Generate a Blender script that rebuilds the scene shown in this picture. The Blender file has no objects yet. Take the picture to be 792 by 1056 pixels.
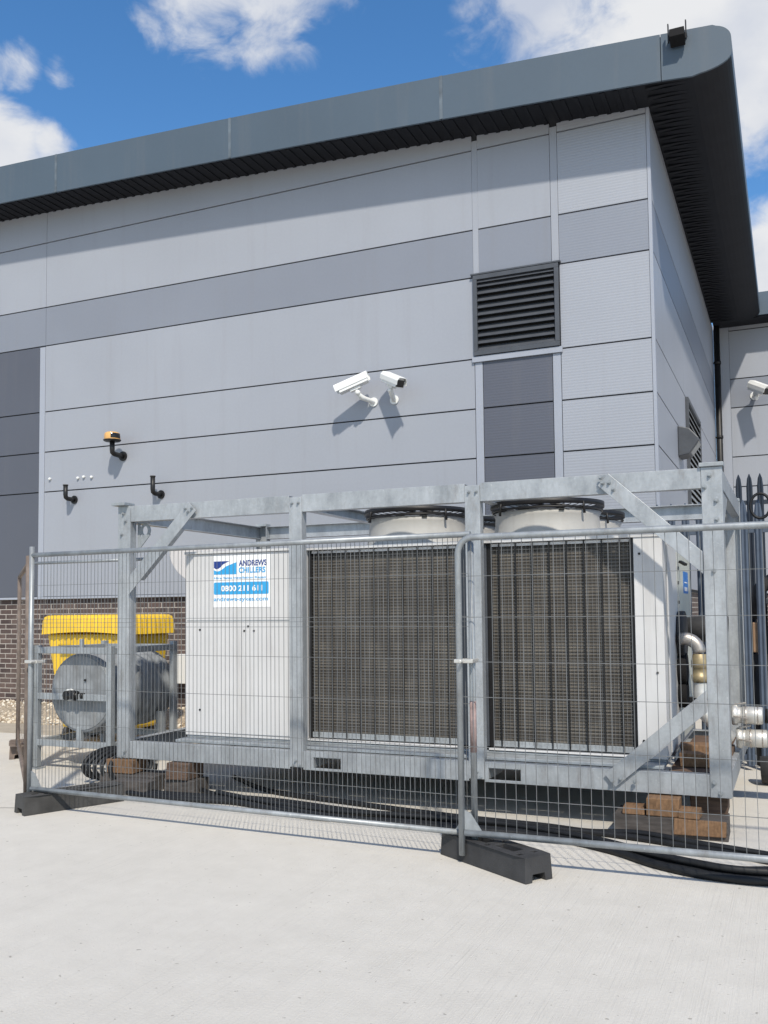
import bpy, bmesh, math, random
from mathutils import Vector, Matrix
random.seed(7)
S = bpy.context.scene
COL = S.collection
PI = math.pi
rad = math.radians

# ------------------------------------------------------------------ helpers
class MB:
    """collects shapes, links them as one mesh"""
    def __init__(self):
        self.v = []; self.f = []; self.mi = []; self.sm = []; self.cur = 0
    def add(self, verts, faces, smooth=False):
        b = len(self.v)
        self.v += [Vector(p) for p in verts]
        for f in faces:
            self.f.append([b + i for i in f]); self.mi.append(self.cur); self.sm.append(smooth)
        return self
    def box(self, x0, x1, y0, y1, z0, z1):
        v = [(x0,y0,z0),(x1,y0,z0),(x1,y1,z0),(x0,y1,z0),(x0,y0,z1),(x1,y0,z1),(x1,y1,z1),(x0,y1,z1)]
        return self.add(v, [(0,3,2,1),(4,5,6,7),(0,1,5,4),(1,2,6,5),(2,3,7,6),(3,0,4,7)])
    def bar(self, a, b, w, h, up=(0,0,1)):
        a = Vector(a); b = Vector(b); d = (b - a).normalized(); u = Vector(up)
        s = d.cross(u)
        if s.length < 1e-4: s = d.cross(Vector((0,1,0)))
        s.normalize(); u = s.cross(d).normalized()
        s *= w/2; u *= h/2
        v = [a-s-u, a+s-u, a+s+u, a-s+u, b-s-u, b+s-u, b+s+u, b-s+u]
        return self.add(v, [(0,1,2,3),(7,6,5,4),(4,5,1,0),(5,6,2,1),(6,7,3,2),(7,4,0,3)])
    def tube(self, pts, r, n=10, cap=True, smooth=True):
        pts = [Vector(p) for p in pts]
        rs = r if isinstance(r, (list, tuple)) else [r]*len(pts)
        verts = []; faces = []
        t0 = (pts[1]-pts[0]).normalized()
        ref = Vector((0,0,1)) if abs(t0.z) < .9 else Vector((0,1,0))
        nrm = t0.cross(ref).normalized()
        for i, p in enumerate(pts):
            if i == 0: t = pts[1]-pts[0]
            elif i == len(pts)-1: t = pts[-1]-pts[-2]
            else: t = (pts[i+1]-pts[i]).normalized() + (pts[i]-pts[i-1]).normalized()
            t.normalize()
            nrm = (nrm - t*nrm.dot(t)).normalized()
            bi = t.cross(nrm)
            for k in range(n):
                a = 2*PI*k/n
                verts.append(p + (nrm*math.cos(a) + bi*math.sin(a))*rs[i])
        for i in range(len(pts)-1):
            for k in range(n):
                k2 = (k+1) % n
                faces.append((i*n+k, i*n+k2, (i+1)*n+k2, (i+1)*n+k))
        self.add(verts, faces, smooth)
        if cap:
            b = len(self.v) - len(verts)
            self.f.append([b+k for k in range(n)][::-1]); self.mi.append(self.cur); self.sm.append(False)
            self.f.append([b+(len(pts)-1)*n+k for k in range(n)]); self.mi.append(self.cur); self.sm.append(False)
        return self
    def cyl(self, a, b, r, n=16): return self.tube([a, b], r, n)
    def lathe(self, c, prof, n=32, axis='z', smooth=True, a0=0, a1=2*PI):
        c = Vector(c); verts = []; faces = []; m = len(prof)
        full = abs(a1-a0-2*PI) < 1e-6
        cnt = n if full else n+1
        for k in range(cnt):
            a = a0 + (a1-a0)*k/n
            for (r, h) in prof:
                if axis == 'z': p = Vector((r*math.cos(a), r*math.sin(a), h))
                elif axis == 'y': p = Vector((r*math.cos(a), h, r*math.sin(a)))
                else: p = Vector((h, r*math.cos(a), r*math.sin(a)))
                verts.append(c+p)
        for k in range(n):
            k2 = (k+1) % cnt
            for i in range(m-1):
                faces.append((k*m+i, k2*m+i, k2*m+i+1, k*m+i+1))
        return self.add(verts, faces, smooth)
    def prism(self, poly, axis, h0, h1):
        """poly: 2-D points; extruded along axis ('x': pts=(y,z); 'y': pts=(x,z); 'z': pts=(x,y))"""
        def mk(p, h):
            return {'x': (h, p[0], p[1]), 'y': (p[0], h, p[1]), 'z': (p[0], p[1], h)}[axis]
        n = len(poly)
        v = [mk(p, h0) for p in poly] + [mk(p, h1) for p in poly]
        f = [tuple(range(n)), tuple(range(2*n-1, n-1, -1))]
        f += [(i+n, (i+1) % n + n, (i+1) % n, i) for i in range(n)]
        return self.add(v, f)
    def sphere(self, c, r, n=10, sz=1.0):
        prof = [(r*math.sin(PI*i/n)+1e-5, -r*sz*math.cos(PI*i/n)) for i in range(n+1)]
        return self.lathe(c, prof, n*2)
    def xf(self, M, start=0):
        for i in range(start, len(self.v)): self.v[i] = M @ self.v[i]
        return self
    def build(self, name, m, parent=None, bevel=0, loc=None):
        me = bpy.data.meshes.new(name)
        off = Vector((0,0,0))
        if parent is not None: off = world_loc(parent)
        elif loc is not None: off = Vector(loc)
        me.from_pydata([tuple(p-off) for p in self.v], [], self.f)
        ms = m if isinstance(m, (list, tuple)) else [m]
        for q in ms: me.materials.append(q)
        me.polygons.foreach_set('material_index', self.mi)
        me.polygons.foreach_set('use_smooth', self.sm)
        bm = bmesh.new(); bm.from_mesh(me); bmesh.ops.recalc_face_normals(bm, faces=bm.faces); bm.to_mesh(me); bm.free()
        o = bpy.data.objects.new(name, me); COL.objects.link(o)
        if parent is not None: o.parent = parent
        elif loc is not None: o.location = loc
        if bevel:
            b = o.modifiers.new('bevel', 'BEVEL'); b.width = bevel; b.segments = 2; b.limit_method = 'ANGLE'; b.angle_limit = rad(40)
        return o

def world_loc(o):
    l = Vector((0,0,0))
    while o is not None:
        l = l + o.location; o = o.parent
    return l
def tag(o, label, cat, group=None):
    o['label'] = label; o['category'] = cat
    if group: o['group'] = group
    return o
def thing(name, label, cat, loc, group=None):
    o = bpy.data.objects.new(name, None); COL.objects.link(o); o.location = loc; o.empty_display_size = .2
    return tag(o, label, cat, group)
def structure(o, kind='structure'):
    o['kind'] = kind; return o
def copy_tree(o, parent=None):
    c = o.copy(); COL.objects.link(c); c.parent = parent
    for ch in list(o.children): copy_tree(ch, c)
    return c

# ------------------------------------------------------------------ materials
def newmat(name):
    m = bpy.data.materials.new(name); m.use_nodes = True
    nt = m.node_tree; b = nt.nodes['Principled BSDF']
    return m, nt, b
def lin(r, g, b):
    f = lambda c: (c/255/12.92) if c/255 <= .04045 else ((c/255+.055)/1.055)**2.4
    return (f(r), f(g), f(b), 1)
def node(nt, t, **k):
    n = nt.nodes.new(t)
    for a, v in k.items(): setattr(n, a, v)
    return n
def coords(nt, scale=(1,1,1), rot=(0,0,0)):
    tc = node(nt, 'ShaderNodeTexCoord'); mp = node(nt, 'ShaderNodeMapping')
    mp.inputs['Scale'].default_value = scale; mp.inputs['Rotation'].default_value = rot
    nt.links.new(tc.outputs['Object'], mp.inputs['Vector']); return mp.outputs['Vector']
def noise(nt, vec, scale, detail=4, rough=.55):
    n = node(nt, 'ShaderNodeTexNoise'); n.inputs['Scale'].default_value = scale
    n.inputs['Detail'].default_value = detail; n.inputs['Roughness'].default_value = rough
    nt.links.new(vec, n.inputs['Vector']); return n.outputs['Fac']
def ramp(nt, fac, stops):
    r = node(nt, 'ShaderNodeValToRGB'); e = r.color_ramp.elements
    while len(e) < len(stops): e.new(.5)
    for i, (p, c) in enumerate(stops):
        e[i].position = p; e[i].color = c if len(c) == 4 else (*c, 1)
    nt.links.new(fac, r.inputs['Fac']); return r.outputs['Color']
def mixc(nt, fac, a, b, mode='MIX'):
    m = node(nt, 'ShaderNodeMix', data_type='RGBA', blend_type=mode)
    for s, v in ((m.inputs[0], fac), (m.inputs[6], a), (m.inputs[7], b)):
        if isinstance(v, (int, float, tuple)): s.default_value = v
        else: nt.links.new(v, s)
    return m.outputs[2]
def bump(nt, b, h, strength=.3, dist=.01):
    n = node(nt, 'ShaderNodeBump'); n.inputs['Strength'].default_value = strength; n.inputs['Distance'].default_value = dist
    nt.links.new(h, n.inputs['Height']); nt.links.new(n.outputs['Normal'], b.inputs['Normal'])
def scl(c, k): return (c[0]*k, c[1]*k, c[2]*k, 1)

def plain(name, col, rough=.5, metal=0, var=.15, scale=6, bmp=0, bscale=60, stretch=(1,1,1), dirt=0):
    m, nt, b = newmat(name)
    v = coords(nt, stretch)
    f = noise(nt, v, scale, 5)
    c = ramp(nt, f, [(.3, scl(col, 1-var)), (.7, scl(col, 1+var))])
    if dirt:
        f2 = noise(nt, coords(nt, (7,7,.6)), 1.6, 6, .65)
        d = ramp(nt, f2, [(.52, (0,0,0)), (.72, (dirt,)*3)])
        c = mixc(nt, d, c, scl((.25,.21,.17,1), .8))
    nt.links.new(c, b.inputs['Base Color'])
    b.inputs['Roughness'].default_value = rough; b.inputs['Metallic'].default_value = metal
    if bmp: bump(nt, b, noise(nt, v, bscale, 3), bmp, .004)
    return m

def galv(name, col=(.345,.365,.385,1), rough=.42, metal=.3):
    m, nt, b = newmat(name)
    v = coords(nt)
    vor = node(nt, 'ShaderNodeTexVoronoi'); vor.inputs['Scale'].default_value = 55; nt.links.new(v, vor.inputs['Vector'])
    s = node(nt, 'ShaderNodeSeparateColor'); nt.links.new(vor.outputs['Color'], s.inputs[0])
    n1 = noise(nt, coords(nt, (1,1,.35)), 7, 6, .7)
    n2 = noise(nt, v, 38, 5, .7)
    a = ramp(nt, s.outputs[0], [(0, scl(col, .88)), (1, scl(col, 1.1))])
    bb = ramp(nt, n1, [(.3, scl(col, .6)), (.5, col), (.70, scl(col, 1.4))])
    c = mixc(nt, .6, a, bb)
    c = mixc(nt, ramp(nt, n2, [(.63, (0,0,0)), (.72, (.5,.5,.5))]), c, scl((.62,.63,.64,1), 1))
    c = mixc(nt, ramp(nt, noise(nt, coords(nt, (3,3,.8)), 3.1, 6, .7), [(.56, (0,0,0)), (.75, (.5,.5,.5))]), c, (.15,.125,.105,1))
    nt.links.new(c, b.inputs['Base Color'])
    r = node(nt, 'ShaderNodeMapRange'); nt.links.new(n1, r.inputs['Value'])
    r.inputs['To Min'].default_value = rough-.12; r.inputs['To Max'].default_value = rough+.2
    nt.links.new(r.outputs[0], b.inputs['Roughness']); b.inputs['Metallic'].default_value = metal
    bump(nt, b, n2, .12, .003)
    return m

def clad(name, col, rib=0.0, pitch=.05, rough=.42, var=.04):
    m, nt, b = newmat(name)
    v = coords(nt)
    f = noise(nt, v, .55, 3)
    c = ramp(nt, f, [(.3, scl(col, 1-var)), (.7, scl(col, 1+var))])
    st = noise(nt, coords(nt, (3.5,3.5,.22)), 1.3, 6, .65)
    c = mixc(nt, ramp(nt, st, [(.54, (0,0,0)), (.82, (.20,.20,.20))]), c, scl((.30,.28,.26,1), .6))
    fn = noise(nt, v, 30, 4, .6)
    c = mixc(nt, .05, c, ramp(nt, fn, [(.3, scl(col, .6)), (.7, scl(col, 1.4))]))
    nt.links.new(c, b.inputs['Base Color']); b.inputs['Roughness'].default_value = rough
    b.inputs['Metallic'].default_value = .0
    h = node(nt, 'ShaderNodeMath', operation='MULTIPLY'); nt.links.new(noise(nt, v, .9, 2), h.inputs[0]); h.inputs[1].default_value = 1.0
    if rib:
        s = node(nt, 'ShaderNodeSeparateXYZ'); nt.links.new(v, s.inputs[0])
        mu = node(nt, 'ShaderNodeMath', operation='MULTIPLY'); nt.links.new(s.outputs['Z'], mu.inputs[0]); mu.inputs[1].default_value = 2*PI/pitch
        sn = node(nt, 'ShaderNodeMath', operation='SINE'); nt.links.new(mu.outputs[0], sn.inputs[0])
        # patchy embossing
        ml = node(nt, 'ShaderNodeMath', operation='MULTIPLY'); nt.links.new(sn.outputs[0], ml.inputs[0])
        nt.links.new(noise(nt, coords(nt, (1.2,1.2,14)), 3, 3), ml.inputs[1])
        bump(nt, b, ml.outputs[0], rib, .004)
    else:
        bump(nt, b, h.outputs[0], .25, .02)
    return m

M = {}
M['galv'] = galv('galvanised_steel')
M['galv_tube'] = galv('galvanised_tube', (.30,.32,.335,1), .42, .4)
M['galv_dull'] = galv('dull_galvanised_steel', (.29,.315,.335,1), .5, .2)
M['wire'] = plain('mesh_wire', (.16,.165,.17,1), .55, .3, .2, 8)
M['rusty'] = plain('rusty_tube', (.17,.135,.115,1), .7, .2, .35, 9)
M['rust_paint'] = plain('red_paint_mark', (.33,.24,.225,1), .6, .2, .35, 14)
M['clad'] = clad('light_grey_cladding', lin(148,152,161))
M['clad_rib'] = clad('ribbed_grey_cladding', lin(151,155,164), .22, .034)
M['clad_mid'] = clad('mid_grey_cladding', lin(123,128,139))
M['clad_mid_rib'] = clad('mid_grey_ribbed_cladding', lin(127,132,143), .2, .034)
M['clad_dark'] = clad('dark_grey_cladding', lin(80,83,93))
M['clad_dark_rib'] = clad('dark_ribbed_cladding', lin(84,87,98), .2, .034)
M['trim'] = clad('pale_trim', lin(152,157,168), 0, .05, .4, .03)
M['joint'] = plain('joint_shadow_gap', (.03,.033,.04,1), .8)
M['fascia'] = clad('blue_grey_fascia', lin(72,86,99), 0, .05, .5, .07)
M['fascia_joint'] = plain('weathered_fascia_joint', (.10,.125,.15,1), .5, 0, .35, 6)
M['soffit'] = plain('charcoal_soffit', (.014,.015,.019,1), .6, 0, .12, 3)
M['louvre'] = plain('charcoal_louvre', (.06,.066,.078,1), .45)
M['void'] = plain('black_void', (.006,.006,.007,1), .9)
M['white_metal'] = plain('off_white_painted_metal', (.56,.56,.565,1), .42, 0, .04, 3, 0, 60, (1,1,1), .22)
M['white'] = plain('white_plastic', (.72,.73,.72,1), .4, 0, .04)
M['cream'] = plain('cream_painted_metal', (.52,.53,.48,1), .45, 0, .05)
M['shroud'] = plain('pale_grey_plastic', (.40,.395,.38,1), .5, 0, .07, 5, 0, 60, (1,1,1), .15)
M['black'] = plain('black_plastic', (.012,.012,.013,1), .45, 0, .3)
M['rubber'] = plain('black_rubber', (.034,.034,.036,1), .72, 0, .35, 7, .5, 90)
M['rubber_dusty'] = plain('dusty_rubber', (.045,.044,.043,1), .85, 0, .4, 6, .5, 90)
M['cable'] = plain('black_cable', (.010,.011,.013,1), .55, 0, .25, 14)
M['steel'] = plain('stainless_steel', (.46,.42,.38,1), .42, .8, .12, 12)
M['brass'] = plain('dull_brass', (.36,.29,.17,1), .5, .5, .2, 18)
M['alu'] = plain('cast_aluminium', (.58,.57,.54,1), .4, .5, .1, 14)
M['wood'] = plain('orange_timber', (.175,.10,.052,1), .85, 0, .30, 4, .35, 40, (14,1.5,6))
M['wood_dark'] = plain('weathered_timber', (.105,.066,.045,1), .85, 0, .4, 5, .4, 40, (1.5,14,8))
M['wood_grey'] = plain('grey_timber', (.07,.062,.058,1), .85, 0, .4, 5, .4, 40, (1.5,14,8))
M['yellow'] = plain('yellow_plastic', (.78,.50,.025,1), .5, 0, .12, 3, 0, 60, (1,1,1), .25)
M['amber'] = plain('amber_plastic', (.62,.35,.12,1), .35, 0, .1)
M['duct'] = plain('white_duct', (.6,.585,.59,1), .5, 0, .06, 4)
M['tank'] = plain('grey_tank_jacket', (.215,.23,.245,1), .6, 0, .30, 6, .2, 20, (1,1,1), .3)
M['palisade'] = plain('blue_grey_palisade', (.075,.098,.138,1), .5, .1, .2, 5)
M['palisade_far'] = plain('dark_blue_palisade', (.025,.033,.048,1), .5, .1, .2, 5)
M['sign_white'] = plain('sign_white', (.82,.83,.84,1), .4, 0, .02)
M['sign_blue'] = plain('sign_light_blue', (.03,.33,.66,1), .4, 0, .02)
M['sign_navy'] = plain('sign_navy', (.012,.04,.22,1), .4, 0, .02)
M['sticker_blue'] = plain('sticker_blue', (.04,.19,.55,1), .4, 0, .05)
M['tan'] = plain('tan_box', (.34,.22,.14,1), .6)
M['glass'] = plain('dark_glass', (.01,.01,.012,1), .12)
M['paving'] = plain('tan_paving', (.36,.32,.26,1), .9, 0, .15, 4, .3, 60)

def coil_mat():
    m, nt, b = newmat('finned_coil')
    v = coords(nt); s = node(nt, 'ShaderNodeSeparateXYZ'); nt.links.new(v, s.inputs[0])
    def stripe(sock, pitch):
        mu = node(nt, 'ShaderNodeMath', operation='MULTIPLY'); nt.links.new(sock, mu.inputs[0]); mu.inputs[1].default_value = 2*PI/pitch
        sn = node(nt, 'ShaderNodeMath', operation='SINE'); nt.links.new(mu.outputs[0], sn.inputs[0]); return sn.outputs[0]
    base = ramp(nt, noise(nt, coords(nt, (1.6,1.6,.8)), 2.6, 6, .6), [(.3, (.066,.058,.048)), (.5, (.105,.094,.080)), (.68, (.165,.15,.128))])
    hz = ramp(nt, stripe(s.outputs['Z'], .025), [(.0, (.45,)*3), (.6, (1,1,1))])
    c = mixc(nt, 1.0, base, hz, 'MULTIPLY')
    sp = ramp(nt, noise(nt, v, 45, 4, .8), [(.66, (0,0,0)), (.76, (.5,.5,.5))])
    c = mixc(nt, sp, c, (.16,.15,.13,1))
    nt.links.new(c, b.inputs['Base Color']); b.inputs['Roughness'].default_value = .7
    bump(nt, b, stripe(s.outputs['Z'], .025), .5, .004)
    return m
M['coil'] = coil_mat()
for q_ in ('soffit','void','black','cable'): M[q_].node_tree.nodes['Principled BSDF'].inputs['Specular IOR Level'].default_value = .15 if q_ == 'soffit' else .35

def brick_mat(name, axis):
    m, nt, b = newmat(name)
    v = coords(nt); s = node(nt, 'ShaderNodeSeparateXYZ'); nt.links.new(v, s.inputs[0])
    cb = node(nt, 'ShaderNodeCombineXYZ'); nt.links.new(s.outputs[axis], cb.inputs[0]); nt.links.new(s.outputs['Z'], cb.inputs[1])
    br = node(nt, 'ShaderNodeTexBrick'); nt.links.new(cb.outputs[0], br.inputs['Vector'])
    br.inputs['Scale'].default_value = 1; br.inputs['Brick Width'].default_value = .225; br.inputs['Row Height'].default_value = .075
    br.inputs['Mortar Size'].default_value = .0065; br.inputs['Mortar Smooth'].default_value = .15; br.inputs['Bias'].default_value = -.1
    br.inputs['Color1'].default_value = (.055,.038,.036,1); br.inputs['Color2'].default_value = (.115,.078,.068,1)
    br.inputs['Mortar'].default_value = (.42,.385,.35,1)
    n = noise(nt, v, 22, 5, .7)
    c = mixc(nt, .45, br.outputs['Color'], ramp(nt, n, [(.3, (.4,.4,.4)), (.7, (1.3,1.3,1.3))]), 'MULTIPLY')
    c = mixc(nt, ramp(nt, noise(nt, coords(nt, (1,1,1.6)), 1.7, 6, .7), [(.45, (0,0,0)), (.7, (.4,.4,.4))]), c, (.17,.135,.115,1))
    nt.links.new(c, b.inputs['Base Color']); b.inputs['Roughness'].default_value = .85
    inv = node(nt, 'ShaderNodeMath', operation='SUBTRACT'); inv.inputs[0].default_value = 1; nt.links.new(br.outputs['Fac'], inv.inputs[1])
    bump(nt, b, inv.outputs[0], .6, .008)
    return m
M['brick'] = brick_mat('dark_brick_front', 'X')
M['brick_side'] = brick_mat('dark_brick_side', 'Y')

def concrete_mat():
    m, nt, b = newmat('brushed_concrete')
    v = coords(nt)
    big = noise(nt, v, .45, 5, .6)
    c = ramp(nt, big, [(.3, (.52,.495,.45)), (.7, (.575,.55,.50))])
    mid = noise(nt, coords(nt, (1,1,1)), 4.5, 7, .7)
    c = mixc(nt, .3, c, ramp(nt, mid, [(.3, (.45,.43,.39)), (.7, (.64,.615,.565))]))
    # brushed streaks running away from the viewer
    st = noise(nt, coords(nt, (150,1.1,1), (0,0,rad(3))), 1, 5, .65)
    msk = noise(nt, coords(nt, (1,.6,1)), 1.1, 3)
    sm = node(nt, 'ShaderNodeMath', operation='MULTIPLY')
    nt.links.new(ramp(nt, st, [(.56, (0,0,0)), (.68, (1,1,1))]), sm.inputs[0])
    nt.links.new(ramp(nt, msk, [(.40, (.06,.06,.06)), (.66, (.5,.5,.5))]), sm.inputs[1])
    c = mixc(nt, sm.outputs[0], c, (.31,.30,.28,1))
    sp = noise(nt, v, 26, 2, .5)
    c = mixc(nt, ramp(nt, sp, [(.70, (0,0,0)), (.74, (.7,.7,.7))]), c, (.24,.22,.19,1))
    sp2 = noise(nt, coords(nt, (1,1,1), (0,0,1)), 75, 2, .5)
    c = mixc(nt, ramp(nt, sp2, [(.70, (0,0,0)), (.75, (.5,.5,.5))]), c, (.30,.27,.23,1))
    stain = noise(nt, coords(nt, (1,1,1)), .9, 6, .7)
    c = mixc(nt, ramp(nt, stain, [(.58, (0,0,0)), (.75, (.25,.25,.25))]), c, (.40,.375,.33,1))
    nt.links.new(c, b.inputs['Base Color']); b.inputs['Roughness'].default_value = .88
    ad = node(nt, 'ShaderNodeMath', operation='ADD'); nt.links.new(st, ad.inputs[0]); nt.links.new(noise(nt, v, 70, 4, .6), ad.inputs[1])
    bump(nt, b, ad.outputs[0], .55, .005)
    return m
M['concrete'] = concrete_mat()
M['groove'] = plain('slab_joint', (.30,.285,.26,1), .9)
def stone_mat():
    m, nt, b = newmat('tan_gravel')
    g = node(nt, 'ShaderNodeNewGeometry')
    c = ramp(nt, g.outputs['Random Per Island'], [(0, (.20,.15,.10)), (.35, (.42,.34,.25)), (.7, (.60,.53,.42)), (1, (.72,.68,.6))])
    nt.links.new(c, b.inputs['Base Color']); b.inputs['Roughness'].default_value = .9
    return m
M['stone'] = stone_mat()
M['gravel_base'] = plain('gravel_bed', (.30,.25,.19,1), .95, 0, .4, 30, .6, 60)

# ------------------------------------------------------------------ ground
g = MB(); g.box(-90, 90, -60, 120, -.4, 0)
structure(g.build('ground', M['concrete'], loc=(0,0,0)))
# slab joints: thin sawn strips, 4 mm proud sheets would read as paint, so they are shallow sealant beads
j = MB(); j.add([(-12.0,3.6,.004),(-11.99,3.615,.004),(-5.35,6.03,.004),(-5.36,6.015,.004)], [(0,1,2,3)])
structure(j.build('slab_joint', M['groove'], loc=(0,0,0)))
p = MB(); p.box(-30, -2, 9.45, 10.35, -.02, .006)
structure(p.build('path', M['paving'], loc=(0,0,0)))
gb = MB()
ys = [10.3,10.42,10.55,10.7,10.9]; zs = [.0,.07,.15,.21,.26]
for k in range(4):
    gb.add([(-30,ys[k],zs[k]),(-1.4,ys[k],zs[k]),(-1.4,ys[k+1],zs[k+1]),(-30,ys[k+1],zs[k+1])], [(0,1,2,3)])
structure(gb.build('gravel_bank', M['gravel_base'], loc=(0,0,0)))
st = MB()
ico = [(0,0,1),(.9,0,.3),(.28,.85,.3),(-.73,.53,.3),(-.73,-.53,.3),(.28,-.85,.3),(.73,.5,-.4),(-.28,.8,-.4),(-.9,0,-.4),(-.28,-.8,-.4),(.73,-.5,-.4),(0,0,-.9)]
icf = [(0,1,2),(0,2,3),(0,3,4),(0,4,5),(0,5,1),(1,6,2),(2,7,3),(3,8,4),(4,9,5),(5,10,1),(2,6,7),(3,7,8),(4,8,9),(5,9,10),(1,10,6),(11,7,6),(11,8,7),(11,9,8),(11,10,9),(11,6,10)]
for k in range(5200):
    x = random.uniform(-15,-4.5); y = random.uniform(10.28,10.84)
    z = max(0, (y-10.3)*.46)
    s = random.uniform(.012,.034)
    R = Matrix.Rotation(random.uniform(0,6.28), 3, 'Z') @ Matrix.Rotation(random.uniform(0,6.28), 3, 'X')
    st.add([Vector((x,y,z+s*.4)) + R @ Vector((a[0]*s*random.uniform(.8,1.2), a[1]*s, a[2]*s*.7)) for a in ico], icf)
structure(st.build('gravel', M['stone'], loc=(0,0,0)), 'stuff')

# ------------------------------------------------------------------ main building
XC, YF, YW = -1.33, 10.8, 20.3       # corner, front face, far wing face
XR = -.395; YO = 10.25               # roof outer edge, fascia plane
def zb(x):
    t = -(x+.6); return 7.30 + .062*t - .0015*t*t
def zt(x):
    t = -(x+.6); return 7.79 + .068*t - .0016*t*t
bld = thing('industrial_building', 'large grey clad building with brick base, curved overhanging blue-grey roof and black louvre vents', 'building', (XC, YF, 0))
rows = [1.83, 3.42, 4.03, 4.65, 5.67, 6.27, 7.28]
G = .009
def ptop(mb, x0, x1, z0):   # top row panel running up into the soffit
    n = max(2, int((x1-x0)/.8)); xs = [x0+(x1-x0)*i/n for i in range(n+1)]
    poly = [(x0,z0),(x1,z0)] + [(x, zb(x)+.06) for x in reversed(xs)]
    mb.prism(poly, 'y', YF, YF+.04)
def panel(x0, x1, z0, z1, m, g=G):
    b = MB(); b.box(x0+.003, x1-.003, YF, YF+.04, z0+g, z1-g); return b.build('cladding_panel', m, bld)
# dark backing body (what shows in the gaps) and the long left bay
b = MB(); b.box(-17, XC-.03, YF+.03, YF+.3, 1.80, 7.2); b.box(XC-.32, XC-.03, YF+.3, YW, 1.80, 7.2)
b.build('cladding_backing', M['joint'], bld)
b = MB(); b.box(-17, XC-.02, YF+.05, YF+.28, -.1, 1.815); b.build('brick_wall', M['brick'], bld)
b = MB(); b.box(XC-.28, XC-.05, YF+.29, YW-.01, -.1, 1.815); b.build('brick_wall', M['brick_side'], bld)
b = MB(); b.box(-17, XC+.005, YF-.012, YF+.035, 1.80, 1.832); b.build('drip_flashing', M['trim'], bld)
XL = -10.33
for i in range(6):
    z0, z1 = rows[i], rows[i+1]
    band = (i == 4)
    # left bay
    if i <= 3:
        panel(-17, -10.44, z0, z1, M['clad_dark'])
    else:
        panel(-17, XL, z0, z1, M['clad_mid'] if band else M['clad'])
    panel(XL, -3.475, z0, z1, M['clad_mid'] if band else M['clad'])
    # louvre column
    if i == 4 or i == 5: panel(-3.405, -2.495, z0, z1, M['clad_mid'] if band else M['clad'])
    if i == 3: pass
    elif i <= 2: panel(-3.37, -2.51, z0, z1 - (.03 if i == 2 else 0), M['clad_dark_rib'])
    # right bay
    panel(-2.405, XC-.035, z0, z1, M['clad_mid_rib'] if band else M['clad_rib'])
for (x0, x1, m) in ((-17,XL,'clad'),(XL,-3.475,'clad'),(-3.405,-2.495,'clad'),(-2.405,XC-.035,'clad_rib')):
    b = MB(); ptop(b, x0+.003, x1-.003, 7.28+G); b.build('cladding_panel', M[m], bld)
# trims
def vtrim(x0, x1, z0, z1, y=YF-.004, m='trim'):
    b = MB(); b.box(x0, x1, y, YF+.045, z0, z1); return b.build('trim', M[m], bld, .002)
vtrim(-10.437, -10.333, 1.834, 5.655)
vtrim(-3.4765, -3.4035, 5.70, 7.40, YF+.001, 'clad'); vtrim(-2.4935, -2.4065, 5.70, 7.36, YF+.001, 'clad')
vtrim(-3.47, -3.375, 1.834, 4.60); vtrim(-2.505, -2.41, 1.834, 4.60)
b = MB(); b.box(-3.50, -2.385, YF-.03, YF+.04, 4.602, 4.672); b.build('trim', M['trim'], bld, .002)
b = MB(); b.box(-3.50, -2.385, YF-.05, YF+.04, 5.684, 5.702); b.build('head_flashing', M['louvre'], bld)
b = MB(); b.box(XC-.034, XC+.004, YF-.004, YF+.05, 1.834, 7.42); b.build('corner_trim', M['trim'], bld, .002)
# louvre vent
lv = MB(); z0, z1, x0, x1 = 4.68, 5.68, -3.472, -2.412
lv.box(x0, x1, YF-.045, YF+.02, z0, z0+.055); lv.box(x0, x1, YF-.045, YF+.02, z1-.055, z1)
lv.box(x0, x0+.05, YF-.045, YF+.02, z0+.056, z1-.056); lv.box(x1-.05, x1, YF-.045, YF+.02, z0+.056, z1-.056)
louv = lv.build('louvre_vent', M['louvre'], bld, .002)
sl = MB(); n = 11
for k in range(n):
    z = z0+.075+(z1-z0-.12)*k/(n-1)-.0
    if z > z1-.07: z = z1-.075
    sl.prism([(YF-.04,z-.018),(YF-.034,z-.022),(YF+.02,z+.045),(YF+.016,z+.05)], 'x', x0+.052, x1-.052)
sl.build('louvre_blades', M['louvre'], louv)
vd = MB(); vd.box(x0+.02, x1-.02, YF+.021, YF+.028, z0+.02, z1-.02); vd.build('louvre_back', M['void'], louv)
# end wall facing right
YJ = [YF+.05, 13.9, 17.3, YW-.003]
for i in range(6):
    for k in range(3):
        if i == 2 and k == 1:
            b = MB(); b.box(XC-.04, XC, 13.903, 14.05, rows[i]+G, rows[i+1]-G); b.build('cladding_panel', M['clad'], bld)
            b = MB(); b.box(XC-.04, XC, 16.15, 17.297, rows[i]+G, rows[i+1]-G); b.build('cladding_panel', M['clad'], bld); continue
        b = MB(); b.box(XC-.04, XC, YJ[k]+.003, YJ[k+1]-.003, rows[i]+G, rows[i+1]-G)
        b.build('cladding_panel', M['clad_mid'] if i == 4 else M['clad'], bld)
b = MB(); b.box(XC-.04, XC, YJ[0], YW-.003, 7.29, 7.40); b.build('cladding_panel', M['clad'], bld)
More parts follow.
